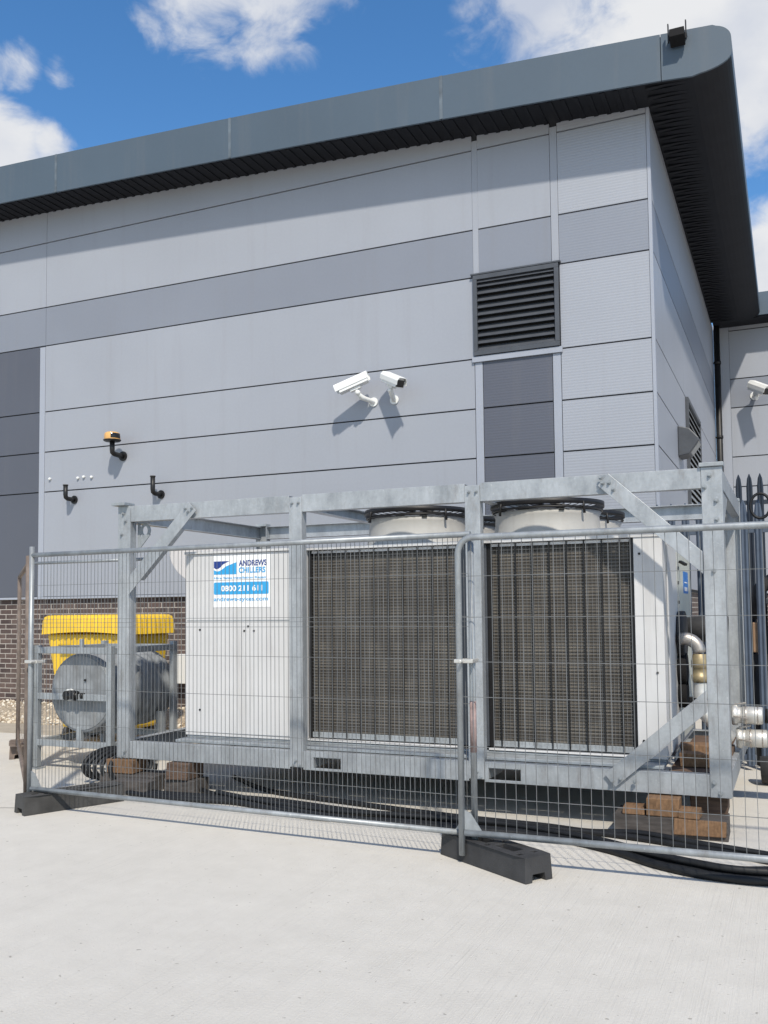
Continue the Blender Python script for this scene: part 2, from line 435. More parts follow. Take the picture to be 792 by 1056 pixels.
# side louvre
lv = MB(); y0, y1, z0, z1 = 14.07, 16.13, 3.0, 4.64
lv.box(XC-.03, XC+.045, y0, y1, z1-.06, z1); lv.box(XC-.03, XC+.045, y0, y1, z0, z0+.06)
lv.box(XC-.03, XC+.045, y0, y0+.05, z0+.061, z1-.061); lv.box(XC-.03, XC+.045, y1-.05, y1, z0+.061, z1-.061)
lo2 = lv.build('louvre_vent', M['louvre'], bld, .002)
sl = MB()
for k in range(15):
    z = z0+.1+k*.1
    sl.prism([(XC+.04,z-.02),(XC+.034,z-.026),(XC+.004,z+.05),(XC+.008,z+.055)], 'y', y0+.052, y1-.052)
sl.build('louvre_blades', M['galv_tube'], lo2)
vd = MB(); vd.box(XC+.0015, XC+.003, y0+.03, y1-.03, z0+.03, z1-.03); vd.build('louvre_back', M['void'], lo2)
# roof
def roof_outline(inset=0.0, x0=-17):
    xs = [x0 + (-.62-x0)*i/40 for i in range(41)]
    top = [(x, zt(x)-inset) for x in xs]
    bot = [(x, zb(x)+inset) for x in xs]
    xe = XR-inset; t0 = zt(-.62)-inset; b0 = zb(-.62)+inset
    arc = []
    for k in range(1, 9):
        a = PI/2*(1-k/9); arc.append((-.62+(xe+.62)*math.cos(a), t0-.17+.17*math.sin(a)))
    arc.append((xe, t0-.17)); arc.append((xe, b0+.16))
    for k in range(1, 9):
        a = -PI/2*k/9; arc.append((-.80+(xe+.80)*math.cos(a), b0+.16+(.16)*math.sin(a)))
    bot = [p for p in bot if p[0] < -.8] + [(-.80, b0-.0)]
    return top, arc, bot
top, arc, bot = roof_outline()
poly = top + arc + bot[::-1]
rf = MB(); n = len(poly); y0, y1 = YO+.03, 19.76
vv = [(p[0], y0, p[1]) for p in poly] + [(p[0], y1, p[1]) for p in poly]
nt_, na_ = len(top), len(arc)
for i in range(n):
    i2 = (i+1) % n
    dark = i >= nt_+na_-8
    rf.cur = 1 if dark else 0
    rf.add([vv[i], vv[i2], vv[i2+n], vv[i+n]], [(0,1,2,3)], False)
rf.cur = 1
rf.add(vv[:n], [tuple(range(n))]); rf.add(vv[n:], [tuple(range(n))])
roof = rf.build('roof', [M['fascia'], M['soffit']], bld)
# soffit ribs (profiled liner running out from the wall)
rb = MB()
x = -12.0
while x < XC-.1:
    rb.box(x, x+.05, YO+.06, YF-.002, zb(x+.02)-.012, zb(x+.02)+.01); x += .15
rb.build('soffit_ribs', M['soffit'], roof)
rb = MB(); y = YO+.1
while y < 19.6:
    rb.prism([(XC+.03,7.315),(XC+.03,zb(XC)-.009),(-.86,zb(-.86)-.009),(-.86,7.33)], 'y', y, y+.06); y += .2
rb.build('soffit_ribs', M['soffit'], roof)
# fascia panels along the front
jx = [-17,-12.65,-9.65,-6.66,-3.67,-1.12]
for k in range(5):
    a0, a1 = jx[k]+.004, jx[k+1]-.004
    xs = [a0+(a1-a0)*i/10 for i in range(11)]
    b = MB(); b.prism([(x, zb(x)-.015) for x in xs] + [(x, zt(x)+.012) for x in reversed(xs)], 'y', YO, YO+.028)
    b.build('fascia_panel', M['fascia'], bld)
pts = [p for p in poly if p[0] > -1.11]
head = [(-1.116, zt(-1.116)+.012)] + [(p[0]+.0, p[1]+(.012 if i < 3 else 0)) for i, p in enumerate([q for q in top+arc if q[0] > -1.1])] + [(-.80, zb(-.62)-.012), (-1.116, zb(-1.116)-.015)]
b = MB(); b.prism(head, 'y', YO, YO+.028); b.build('fascia_panel', M['fascia'], bld)
for xj in jx[1:5]:
    b = MB(); b.prism([(xj-.02, zb(xj)-.012),(xj+.02, zb(xj)-.012),(xj+.02, zt(xj)+.014),(xj-.02, zt(xj)+.014)], 'y', YO-.004, YO+.001)
    b.build('fascia_joint_cover', M['fascia_joint'], bld)

# far wing
wing = thing('building_wing', 'grey clad wing set back behind the main building at the right edge', 'building', (2.5, YW, 0))
def wp(x0, x1, z0, z1, m):
    b = MB(); b.box(x0, x1, YW, YW+.04, z0+.011, z1-.011); b.build('cladding_panel', m, wing)
b = MB(); b.box(XC, 9, YW+.03, YW+.3, 1.8, 7.4); b.build('cladding_backing', M['joint'], wing)
b = MB(); b.box(XC, 9, YW+.05, YW+.29, -.1, 1.81); b.build('brick_wall', M['brick'], wing)
for i in range(6):
    wp(-1.02, 3.4, rows[i], rows[i+1], M['clad_mid'] if i == 4 else M['clad']); wp(3.41, 9, rows[i], rows[i+1], M['clad_mid'] if i == 4 else M['clad'])
wp(-1.02, 9, 7.28, 7.55, M['clad'])
b = MB(); b.box(XC+.003, -1.025, YW-.004, YW+.04, 1.83, 7.5); b.build('trim', M['trim'], wing)
b = MB(); b.box(XR-.25, 9, 19.80, 21.5, 7.40, 7.86); b.build('fascia', M['fascia'], wing)
b = MB(); b.box(-1.3, 9, 19.83, 21.4, 7.36, 7.395); b.build('soffit', M['soffit'], wing)

# drainpipe in the corner
dp = MB(); dp.tube([(-1.245,20.12,7.36),(-1.245,20.12,.0)], .058, 14)
dpo = dp.build('drainpipe', M['black'], loc=(0,0,0)); tag(dpo, 'black downpipe in the inner corner between the two building parts', 'drainpipe')
for z in (6.6,5.05,3.2,1.3):
    c = MB(); c.tube([(-1.245,20.12,z-.03),(-1.245,20.12,z+.03)], .07, 14); c.box(-1.325,-1.18,20.10,20.14,z-.012,z+.012); c.build('pipe_bracket', M['black'], dpo)

# bulkhead wall light on the end wall
wl = thing('wall_light', 'dark wedge-shaped bulkhead light on the shaded end wall below the roof overhang', 'wall light', (XC, 13.1, 3.6))
b = MB()
poly = [(XC+.002,3.60),(XC+.14,3.62),(XC+.27,3.80),(XC+.26,3.84),(XC+.15,3.97),(XC+.002,4.01)]
b.prism(poly, 'y', 12.92, 13.32); b.build('light_housing', M['louvre'], wl, .012)
b = MB(); b.bar((XC+.155,13.12,3.645),(XC+.262,13.12,3.79), .30, .012, (1,0,-1)); b.build('lens', M['shroud'], wl)

# ------------------------------------------------------------------ small things on the facade
def flue(x, zp, ztop, label, grp=None):
    t = thing('vent_pipe', label, 'vent pipe', (x+.02, YF, zp), grp)
    b = MB(); y = YF-.17
    b.tube([(x+.02,YF-.004,zp),(x+.015,YF-.06,zp),(x+.006,y+.035,zp+.004),(x,y+.008,zp+.022),(x,y,zp+.06),(x,y,ztop-.01)], .033, 14)
    b.build('pipe', M['black'], t)
    b = MB(); b.cyl((x+.02,YF-.001,zp),(x+.02,YF-.02,zp), .062, 18); b.build('wall_plate', M['black'], t, .003)
    b = MB(); b.lathe((x,y,ztop-.012), [(.036,0),(.039,.0),(.039,.016),(.027,.016),(.027,-.004)], 16); b.build('pipe_rim', M['rubber_dusty'], t)
flue(-9.76, 3.27, 3.475, 'short black elbow vent pipe low on the cladding, nearest the dark left panels', 'black elbow pipes on the facade')
flue(-8.185, 3.255, 3.50, 'short black elbow vent pipe on the cladding above the steel frame', 'black elbow pipes on the facade')
bc = thing('beacon_lamp', 'amber beacon lamp on a black elbow arm on the cladding', 'beacon', (-8.84, YF, 3.85))
b = MB(); b.tube([(-8.835,YF-.003,3.855),(-8.838,YF-.1,3.853),(-8.842,YF-.2,3.86),(-8.845,YF-.235,3.88),(-8.845,YF-.24,3.93),(-8.845,YF-.24,4.04)], .036, 14); b.build('arm', M['black'], bc)
b = MB(); b.cyl((-8.84,YF-.001,3.855),(-8.84,YF-.025,3.855), .07, 18); b.build('wall_plate', M['black'], bc, .003)
b = MB(); b.lathe((-8.845,YF-.24,4.035), [(.0001,0),(.11,0),(.125,.012),(.125,.022),(.0001,.026)], 28); b.build('base', M['black'], bc)
b = MB(); b.lathe((-8.845,YF-.24,4.06), [(.112,0),(.114,.02),(.11,.075),(.098,.096),(.08,.104),(.0001,.106)], 32); b.build('lens', M['amber'], bc)
b = MB(); b.lathe((-8.845,YF-.24,4.06), [(.1135,.012),(.1165,.018),(.1135,.078),(.109,.084)], 10, 'z', True, rad(-62), rad(20)); b.build('dark_shield', M['glass'], bc)
for k, (x, z) in enumerate(((-10.21,3.613),(-9.67,3.591),(-9.56,3.601),(-9.414,3.589))):
    b = MB(); b.cyl((x,YF-.001,z),(x,YF-.03,z), .02, 12); b.cyl((x,YF-.03,z),(x,YF-.036,z), .011, 10)
    o = b.build('bolt_cap', M['white'], loc=(0,0,0), bevel=.003)
    tag(o, ['small round white cap on the cladding, the one alone beside the pale vertical trim', 'small round white cap, leftmost of the cluster of three on the cladding', 'small round white cap, middle of the cluster of three on the cladding', 'small round white cap, rightmost of the cluster of three on the cladding'][k], 'bolt cap', 'white caps on the facade')

def cctv(label, back, front, mount, grp, s=1.0):
    back = Vector(back); front = Vector(front); mount = Vector(mount)
    t = thing('security_camera', label, 'security camera', mount, grp)
    d = (front-back).normalized(); side = d.cross(Vector((0,0,1))).normalized(); up = side.cross(d)
    L = (front-back).length
    def fr(mb):  # local (along, side, up) -> world
        Mx = Matrix((( d.x, side.x, up.x, back.x),( d.y, side.y, up.y, back.y),( d.z, side.z, up.z, back.z),(0,0,0,1)))
        return mb.xf(Mx)
    w, h = .062*s, .058*s
    hexa = [(-w,-h),(w,-h),(w*1.02,h*.45),(w*.62,h*1.0),(-w*.62,h*1.0),(-w*1.02,h*.45)]
    b = MB(); b.prism(hexa, 'x', .01, L*.93); fr(b); b.build('housing', M['white'], t, .006)
    w2, h2 = w*1.14, h*1.1
    sh = [(-w2,-h2*.35),(-w2*1.02,h2*.5),(-w2*.66,h2*1.12),(w2*.66,h2*1.12),(w2*1.02,h2*.5),(w2,-h2*.35),(w2-.006,-h2*.35),(w2*.95,h2*.46),(w2*.6,h2*1.03),(-w2*.6,h2*1.03),(-w2*.95,h2*.46),(-w2+.006,-h2*.35)]
    b = MB(); b.prism(sh, 'x', -.012, L*1.03); fr(b); b.build('sun_shield', M['white'], t)
    b = MB(); b.box(L*.931, L*.94, -w*.86, w*.86, -h*.86, h*.62); fr(b); b.build('lens_window', M['glass'], t)
    b = MB(); m0 = back + d*(L*.45) - up*h
    mid = Vector((m0.x*.6+mount.x*.4, m0.y*.75+mount.y*.25, mount.z+.03))
    b.box(L*.3, L*.62, -w*.5, w*.5, -h-.035*s, -h-.002); fr(b)
    b.tube([m0-up*.02, m0-up*.075*s, (m0-up*.075*s)*.4+mid*.6, mid, mount+Vector((0,-.03,0)), mount], [.026*s,.024*s,.03*s,.034*s,.03*s,.03*s], 12)
    b.sphere(m0-up*.075*s, .036*s, 7); b.build('bracket_arm', M['white'], t)
    b = MB(); b.cyl(mount, mount+Vector((0,-.018,0)), .06*s, 16); b.build('wall_plate', M['white'], t, .003)
G1 = 'white security cameras on the cladding'
cctv('white security camera on the facade pointing left, its back to the other camera', (-4.815,10.57,4.525), (-5.21,10.48,4.368), (-4.84,YF,4.25), G1)
cctv('white security camera on the facade pointing right with dark glass front, beside the left-facing one', (-4.60,10.63,4.513), (-4.29,10.40,4.345), (-4.55,YF,4.25), G1)
cctv('white bullet security camera on the set-back wing at the right edge of the photo', (-.60,19.95,6.02), (-.30,19.62,5.80), (-.56,YW,5.88), G1, 1.45)

fl = thing('floodlight', 'small black floodlight clamped on the roof fascia near its rounded end', 'floodlight', (-.93, YO, 7.8))
b = MB(); b.prism([(YO-.17,7.68),(YO-.03,7.63),(YO-.012,7.74),(YO-.155,7.775)], 'x', -1.01, -.855); b.build('lamp_housing', M['void'], fl, .006)
b = MB(); b.box(-1.03,-1.018,YO-.12,YO-.08,7.66,7.86); b.box(-.848,-.836,YO-.12,YO-.08,7.66,7.86); b.box(-1.03,-.836,YO-.07,YO-.002,7.735,7.75)
b.build('bracket', M['black'], fl)

# ------------------------------------------------------------------ galvanised equipment frame
X0, X1, Y0, Y1, ZB, ZT = -5.665, -.418, 6.85, 9.35, .268, 2.56
fr_ = thing('equipment_frame', 'large galvanised steel lifting frame of bolted channels around the chiller', 'steel frame', ((X0+X1)/2, (Y0+Y1)/2, ZB))
def fpart(mb, name, bev=.004, m='galv'): return mb.build(name, M[m], fr_, bev)
W = .14; T = .008
def channel_post(xa, xb, ya, yb, z0, z1, name='post'):
    """folded channel: web on the outer face and two flanges"""
    b = MB()
    s = 1 if ya < 8 else -1
    yo, yi = (ya, yb) if s == 1 else (yb, ya)
    b.box(xa, xb, min(yo, yo+s*T), max(yo, yo+s*T), z0, z1)
    b.box(xa, xa+T, min(yo+s*T, yi), max(yo+s*T, yi), z0, z1)
    b.box(xb-T, xb, min(yo+s*T, yi), max(yo+s*T, yi), z0, z1)
    return fpart(b, name)
for (ya, yb) in ((Y0, Y0+.09), (Y1-.09, Y1)):
    channel_post(X0, X0+W, ya, yb, ZB, ZT)
    channel_post(X1-W, X1, ya, yb, ZB, ZT)
    for x in (-3.868, -2.305):
        channel_post(x, x+.122, ya, yb, ZB+.02, ZT-.02)
def beamx(x0, x1, yf, z0, z1, s, slots=()):
    b = MB(); y2 = yf+s*T
    ya, yb = min(yf,y2), max(yf,y2)
    xs = [x0] + [q for sl_ in slots for q in sl_] + [x1]
    for k in range(0, len(xs), 2): b.box(xs[k], xs[k+1], ya, yb, z0, z1)
    for (a, c) in slots:
        b.box(a, c, ya, yb, z0, z0+.022); b.box(a, c, ya, yb, z1-.045, z1)
        yy = sorted((y2, y2+s*.35)); b.box(a-.006, a, yy[0], yy[1], z0+.02, z1-.043); b.box(c, c+.006, yy[0], yy[1], z0+.02, z1-.043)
        b.box(a, c, yy[0], yy[1], z1-.05, z1-.044)
    fl_ = sorted((y2, yf+s*.075))
    b.box(x0, x1, fl_[0], fl_[1], z1-T, z1); b.box(x0, x1, fl_[0], fl_[1], z0, z0+T)
    return fpart(b, 'beam', .003)
XSF = [(X0+W, -3.868), (-3.746, -2.305), (-2.183, X1-W)]
for (xa, xb) in XSF: beamx(xa+.001, xb-.001, Y0+.006, 2.412, 2.557, 1)
beamx(X0+W+.001, -3.869, Y0+.006, ZB+.002, .422, 1)
beamx(-3.745, -2.306, Y0+.006, ZB+.002, .422, 1, [(-3.65,-3.40)])
beamx(-2.182, X1-W-.001, Y0+.006, ZB+.002, .422, 1, [(-2.15,-1.90)])
for (xa, xb) in XSF:
    beamx(xa+.001, xb-.001, Y1-.006, 2.412, 2.557, -1); beamx(xa+.001, xb-.001, Y1-.006, ZB+.002, .422, -1)
def beamy(x, s, z0, z1, y0=Y0+.092, y1=Y1-.092, d=.07):
    b = MB(); a, c = sorted((x, x+s*T)); b.box(a, c, y0, y1, z0, z1)
    a2, c2 = sorted((x+s*T, x+s*d)); b.box(a2, c2, y0, y1, z1-T, z1); b.box(a2, c2, y0, y1, z0, z0+T)
    return fpart(b, 'cross_beam', .003)
for (z0, z1) in ((2.412,2.555),(ZB+.004,.42)):
    beamy(X0+.005, 1, z0, z1); beamy(X1-.005, -1, z0, z1)
beamy(-3.80, 1, 2.43, 2.53); beamy(-2.24, 1, 2.43, 2.53)
for x in (-4.6,-3.2,-1.5): beamy(x, 1, ZB+.01, .40)
# front braces: folded channels with bolts
def brace(a, b_, w=.115, name='brace', y=Y0-.022):
    a = Vector((a[0], y, a[1])); b_ = Vector((b_[0], y, b_[1])); d = (b_-a).normalized(); nrm = Vector((-d.z,0,d.x))
    mb = MB(); xc = (X1-W-.002) if b_.x > -3 else (X0+W+.002)
    cut = [a+nrm*(w/2*sg)+d*((xc-(a+nrm*(w/2*sg)).x)/d.x) for sg in (1,-1)]
    lo = a+nrm*(w/2); hi = a-nrm*(w/2)
    mb.prism([(lo.x,lo.z),(cut[0].x,cut[0].z),(cut[1].x,cut[1].z),(hi.x,hi.z)], 'y', y-T/2, y+T/2)
    for sgn in (-1, 1):
        o = nrm*(w/2-T/2)*sgn + Vector((0,.033,0))
        mb.bar(a+o+d*.22, b_+o-d*.16, .055, T, nrm)
    return fpart(mb, name, .002)
brace((-1.235,2.515), (-.53,1.86))
brace((-1.235,.345), (-.53,.955))
brace((-4.83,2.515), (-5.545,1.80))
brace((-4.83,.36), (-5.5,.85)) if False else None
def boltset(pts, ydir=-1, y=Y0, r=.013):
    for (x, z) in pts:
        b = MB(); b.cyl((x, y, z), (x, y+ydir*.004, z), r*1.35, 12); b.tube([(x, y+ydir*.004, z), (x, y+ydir*.016, z)], r, 6, True, False); b.cyl((x, y+ydir*.016, z), (x, y+ydir*.026, z), r*.55, 8)
        b.build('bolt', M['galv_dull'], fr_)
boltset([(-.50,2.50),(-.535,2.42),(-.46,2.32),(-.46,2.19),(-.53,.37),(-.49,.30),(-.49,1.83)])
boltset([(-1.25,2.53),(-1.19,2.49),(-1.16,2.44),(-1.22,.345),(-1.16,.365),(-1.235,2.49),(-1.06,.35)], -1, Y0-.0265, .012)
boltset([(-5.60,2.49),(-5.58,2.42),(-5.62,2.30),(-5.62,2.16),(-5.57,.33),(-5.60,.28)])
boltset([(-4.87,2.47),(-4.83,2.50),(-4.90,2.50)], -1, Y0-.0265, .012)
boltset([(-3.835,2.49),(-3.775,2.49),(-3.81,.345),(-3.835,.305),(-3.775,.305)], -1, Y0, .011)
boltset([(-2.27,2.49),(-2.21,2.49),(-2.24,.345),(-2.27,.305),(-2.21,.305)], -1, Y0, .011)
for (xa, xb, ya, yb) in ((X0-.03, X0+W-.02, Y0-.06, Y0+.09), (X1-W-.012, X1+.012, Y0-.02, Y0+.1), (X0, X0+W, Y1-.1, Y1+.01), (X1-W, X1, Y1-.1, Y1+.01)):
    b = MB(); b.box(xa, xb, ya, yb, ZT+.001, ZT+.03); fpart(b, 'cap_plate', .004, 'galv_dull')
# lifting eye gusset in the top left corner
b = MB()
yg = Y0+.10
outer = [(X0+W+.004,2.40),(X0+W+.15,2.40),(X0+W+.155,2.30),(X0+W+.02,2.16),(X0+W+.004,2.16)]
cx, cz = X0+W+.088, 2.335
hole = [(cx+.030*math.cos(a), cz+.042*math.sin(a)) for a in [2*PI*k/12 for k in range(12)]]
ring = []
for k in range(12):
    a = 2*PI*k/12
    ring.append((cx+.062*math.cos(a), cz+.062*math.sin(a)))
for k in range(12):
    k2 = (k+1) % 12; b.prism([hole[k],hole[k2],ring[k2],ring[k]], 'y', yg, yg+.012)
b.prism([(X0+W+.004,2.41),(X0+W+.15,2.41),(X0+W+.15,2.397),(X0+W+.004,2.397)], 'y', yg-.001, yg+.013)
b.prism([(X0+W+.004,2.40),(X0+W+.03,2.40),(X0+W+.03,2.17),(X0+W+.004,2.13)], 'y', yg-.001, yg+.013)
b.prism([(X0+W+.03,2.28),(X0+W+.03,2.17),(X0+W+.15,2.30),(X0+W+.11,2.285)], 'y', yg+.001, yg+.011)
fpart(b, 'lifting_eye', .002, 'galv_dull')
# gusset at the right end, top
b = MB(); b.prism([(Y0+.10,2.41),(Y0+.10,2.05),(Y0+.75,2.41)], 'x', X1-.02, X1-.012); fpart(b, 'gusset', .002)

# ------------------------------------------------------------------ chiller
cz0, cz1 = .47, 2.135
CX0, CX1, CY0, CY1 = -5.09, -.865, 7.10, 9.12
ch = thing('chiller_unit', 'large off-white packaged water chiller with two dark finned coils and fans on top', 'chiller', ((CX0+CX1)/2, (CY0+CY1)/2, .42))
def cpart(mb, name, m='white_metal', bev=.004, parent=ch): return mb.build(name, M[m], parent, bev)
b = MB(); b.box(CX0+.01, CX1-.01, 6.932, CY1-.02, .426, .45); b.box(CX0+.01, CX1-.01, CY0+.01, CY1-.02, .4505, cz0-.002); cpart(b, 'base_rail', 'galv_dull')  # base rail; its front tray is widened to the beam to block sunlight underneath
b = MB(); b.box(CX0, -3.84, CY0, CY1-.05, cz0, cz1-.03); cpart(b, 'control_cabinet')
b = MB(); b.box(-3.835, CX1, CY0+.22, CY1, cz0, cz1-.05); cpart(b, 'casing')
b = MB(); b.box(CX0+.012, -3.852, CY0-.006, CY0-.001, cz0+.03, cz1-.05); dr = cpart(b, 'cabinet_door', 'white_metal', .003)
b = MB(); b.box(CX0-.005, -3.83, CY0-.02, CY1-.04, cz1-.028, cz1-.004); cpart(b, 'top_cover', 'white_metal')
b = MB()
for (x, z) in ((-4.93,1.42),(-4.93,.70),(-3.93,1.42),(-3.93,.70),(-4.42,1.72-.27),(-4.46,1.41),(-4.36,1.41)):
    b = MB(); b.cyl((x,CY0-.006,z),(x,CY0-.012,z), .009, 10); b.build('fixing', M['black'], dr)
b = MB(); b.box(CX0+.02, -3.86, CY0-.0085, CY0-.0065, 1.498, 1.506); b.build('door_seam', M['galv_dull'], dr)
# condenser sections
def coil(x0, x1, n):
    yf = CY0+.03
    b = MB(); b.box(x0+.03, x1-.03, yf+.03, yf+.06, .54, 2.07); c = cpart(b, 'coil', 'coil', 0)
    for xa in (x0, x1-.032):
        b = MB(); b.box(xa, xa+.032, yf, yf+.10, cz0+.03, 2.10); b.build('coil_edge_frame', M['black'], c, .003)
    b = MB(); b.box(x0+.033, x1-.033, yf+.002, yf+.10, 2.075, 2.098); b.build('coil_head', M['white_metal'], c, .003)
    b = MB(); b.box(x0+.033, x1-.033, yf+.004, yf+.06, .50, .545); b.build('coil_sill', M['galv_dull'], c, .003)
    b = MB(); b.box(x0, x1, yf-.03, yf+.10, cz0+.004, cz0+.020); b.build('drip_tray', M['white_metal'], c, .003)
    g = MB(); k = 0; z = .545
    while z < 2.075:
        g.bar((x0+.03,yf+.008,z),(x1-.03,yf+.008,z), .0018, .0018); z += .030
    x = x0+.05
    while x < x1-.03:
        g.bar((x,yf+.004,.52),(x,yf+.004,2.09), .0018, .002, (0,1,0)); x += .030
    g.build('guard_mesh', M['wire'], c)
    g = MB()
    for k in range(n):
        x = x0+.035 + (x1-x0-.07)*(k+.5)/n
        g.bar((x,yf-.006,.505),(x,yf-.006,2.10), .009, .010, (0,1,0))
    g.build('guard_bars', M['black'], c)
coil(-3.835, -2.45, 10)
coil(-2.22, -1.075, 8)
b = MB(); b.box(-2.448, -2.222, CY0+.02, CY0+.2, cz0+.03, 2.098); cpart(b, 'centre_mullion', 'louvre')
b = MB(); b.box(-1.073, CX1, CY0, CY0+.219, cz0, cz1-.03); cpart(b, 'corner_panel')
b = MB(); b.box(-3.84, CX1+.006, CY0-.01, CY0+.25, 2.103, 2.128); b.box(-3.84, CX1+.006, CY0+.25, CY1, 2.088, 2.128); cpart(b, 'top_deck')
# right side panels
b = MB(); b.box(CX1+.001, CX1+.007, CY0+.23, 7.95, cz0+.02, 2.07); cpart(b, 'side_panel', 'white_metal', .002)
b = MB(); b.box(CX1+.001, CX1+.008, 7.96, 9.05, cz0+.02, 2.07); sp_ = cpart(b, 'side_door', 'cream', .002)
b = MB()
for z in (1.15,1.62,1.78,1.9): b = MB(); b.box(CX1+.009, CX1+.02, 7.97, 8.0, z-.014, z+.014); b.build('latch', M['black'], sp_)
b = MB(); b.bar((CX1+.02,8.1,1.96),(CX1+.07,8.06,1.93), .03, .02); b.build('handle', M['black'], sp_)
b = MB(); b.box(CX1+.009, CX1+.011, 8.42, 8.80, 1.70, 1.89); b.build('sticker', M['sticker_blue'], sp_)
b = MB(); b.box(CX1+.0115, CX1+.0125, 8.5, 8.72, 1.72, 1.755); b.box(CX1+.0115, CX1+.0125, 8.5, 8.72, 1.79, 1.80); b.build('sticker_print', M['sign_white'], sp_)
b = MB()
for (x, z) in ((-1.03,1.98),(-.92,1.1),(-1.03,.6)): b = MB(); b.cyl((x,CY0-.001,z),(x,CY0-.007,z), .009, 10); cpart(b, 'fixing', 'black', 0)
# feet of chiller
for x in (-4.95,-4.5,-3.3,-2.6,-1.9,-1.2):
    b = MB(); b.cyl((x,CY0+.06,.405),(x,CY0+.06,.47), .03, 14); cpart(b, 'foot', 'black', 0)
# fans
def fan(x, y, full=True):
    b = MB(); R = .43
    b.lathe((x,y,2.13), [(R+.03,0),(R+.012,.06),(R,.13),(R-.004,.20),(R+.012,.235),(R-.012,.237),(R-.03,.2),(R-.03,.0)], 56)
    s = cpart(b, 'fan_shroud', 'shroud', 0)
    g = MB(); zt_ = 2.455
    for r in (.08,.14,.2,.26,.32,.38,.43):
        pts = [(x+r*math.cos(2*PI*k/40), y+r*math.sin(2*PI*k/40), zt_-.01*(r/.43)**2) for k in range(41)]
        g.tube(pts, .0035, 5, False)
    for k in range(4):
        a = 2*PI*k/4+.9
        g.tube([(x+.05*math.cos(a), y+.05*math.sin(a), zt_),(x+.40*math.cos(a), y+.40*math.sin(a), zt_-.018),(x+.465*math.cos(a), y+.465*math.sin(a), zt_-.035),(x+.475*math.cos(a), y+.475*math.sin(a), 2.33)], .011, 7)
    g.lathe((x,y,0), [(.462,2.405),(.468,2.405),(.468,2.45),(.462,2.45),(.462,2.405)], 44)
    g.tube([(x+.45*math.cos(2*PI*k/40), y+.45*math.sin(2*PI*k/40), 2.382) for k in range(41)], .010, 6, False)
    g.build('fan_guard', M['black'], s)
    g = MB(); g.lathe((x,y,2.20), [(.0001,0),(.12,0),(.12,.16),(.09,.175),(.0001,.175)], 24)
    for k in range(4):
        a = PI/2*k+.5; g.bar((x+.1*math.cos(a),y+.1*math.sin(a),2.37),(x+.44*math.cos(a),y+.44*math.sin(a),2.365), .045, .03)
    g.build('fan_motor', M['black'], s)
    g = MB()
    for k in range(5):
        a = 2*PI*k/5
        p = [(x+.1*math.cos(a),y+.1*math.sin(a),2.29),(x+.39*math.cos(a-.1),y+.39*math.sin(a-.1),2.26),(x+.40*math.cos(a+.5),y+.40*math.sin(a+.5),2.21),(x+.1*math.cos(a+.6),y+.1*math.sin(a+.6),2.23)]
        g.add(p, [(0,1,2,3)]); 
    g.build('fan_blades', M['louvre'], s)
for (x, y) in ((-3.0,7.62),(-1.845,7.62),(-3.0,8.64),(-1.845,8.64)): fan(x, y)

# sign panel with its print
sgn = MB(); SX0, SX1, SZ0, SZ1 = -4.79, -4.19, 1.62, 2.085
SY = CY0-.0065
sgn.box(SX0, SX1, SY-.003, SY-.0003, SZ0, SZ1)
sign = cpart(sgn, 'sign', 'sign_white', 0); sign['label'] = 'white and blue printed company sign on the chiller cabinet'
def text(s, x0, x1, zbase, h, m, name='lettering', bold=.0, y=SY-.0045):
    cu = bpy.data.curves.new(name, 'FONT'); cu.body = s; cu.size = 1; cu.extrude = .0; cu.offset = bold
    tmp = bpy.data.objects.new('tmp', cu); COL.objects.link(tmp)
    dg = bpy.context.evaluated_depsgraph_get(); dg.update()
    me = bpy.data.meshes.new_from_object(tmp.evaluated_get(dg)); me.name = name
    bpy.data.objects.remove(tmp); bpy.data.curves.remove(cu)
    xs = [v.co.x for v in me.vertices]; zs_ = [v.co.y for v in me.vertices]
    a, b2 = min(xs), max(xs); c, d = min(zs_), max(zs_)
    off = world_loc(sign)
    for v in me.vertices:
        v.co = Vector((x0+(v.co.x-a)/(b2-a)*(x1-x0), y, zbase+(v.co.y-c)/(d-c)*h)) - off
    me.materials.clear(); me.materials.append(M[m])
    o = bpy.data.objects.new(name, me); COL.objects.link(o); o.parent = sign
    return o
text('ANDREWS', -4.515, -4.225, 1.987, .052, 'sign_navy', bold=.03)
text('CHILLERS', -4.515, -4.24, 1.924, .052, 'sign_blue', bold=.03)
text('Hire Sales Installation Repair', -4.775, -4.225, 1.868, .026, 'sign_blue', bold=.015)
b = MB(); 
def rrect(x0, x1, z0, z1, r):
    pts = []
    for (cx_, cz_, a0) in ((x1-r,z1-r,0),(x0+r,z1-r,90),(x0+r,z0+r,180),(x1-r,z0+r,270)):
        for k in range(5): a = rad(a0+90*k/4); pts.append((cx_+r*math.cos(a), cz_+r*math.sin(a)))
    return pts
b.prism(rrect(-4.778,-4.208,1.735,1.845,.012), 'y', SY-.0042, SY-.0032); b.build('blue_banner', M['sign_blue'], sign)
text('0800 211 611', -4.70, -4.27, 1.764, .052, 'sign_white', y=SY-.0055, bold=.03)
text('andrews-sykes.com', -4.778, -4.215, 1.665, .048, 'sign_blue', bold=.012)
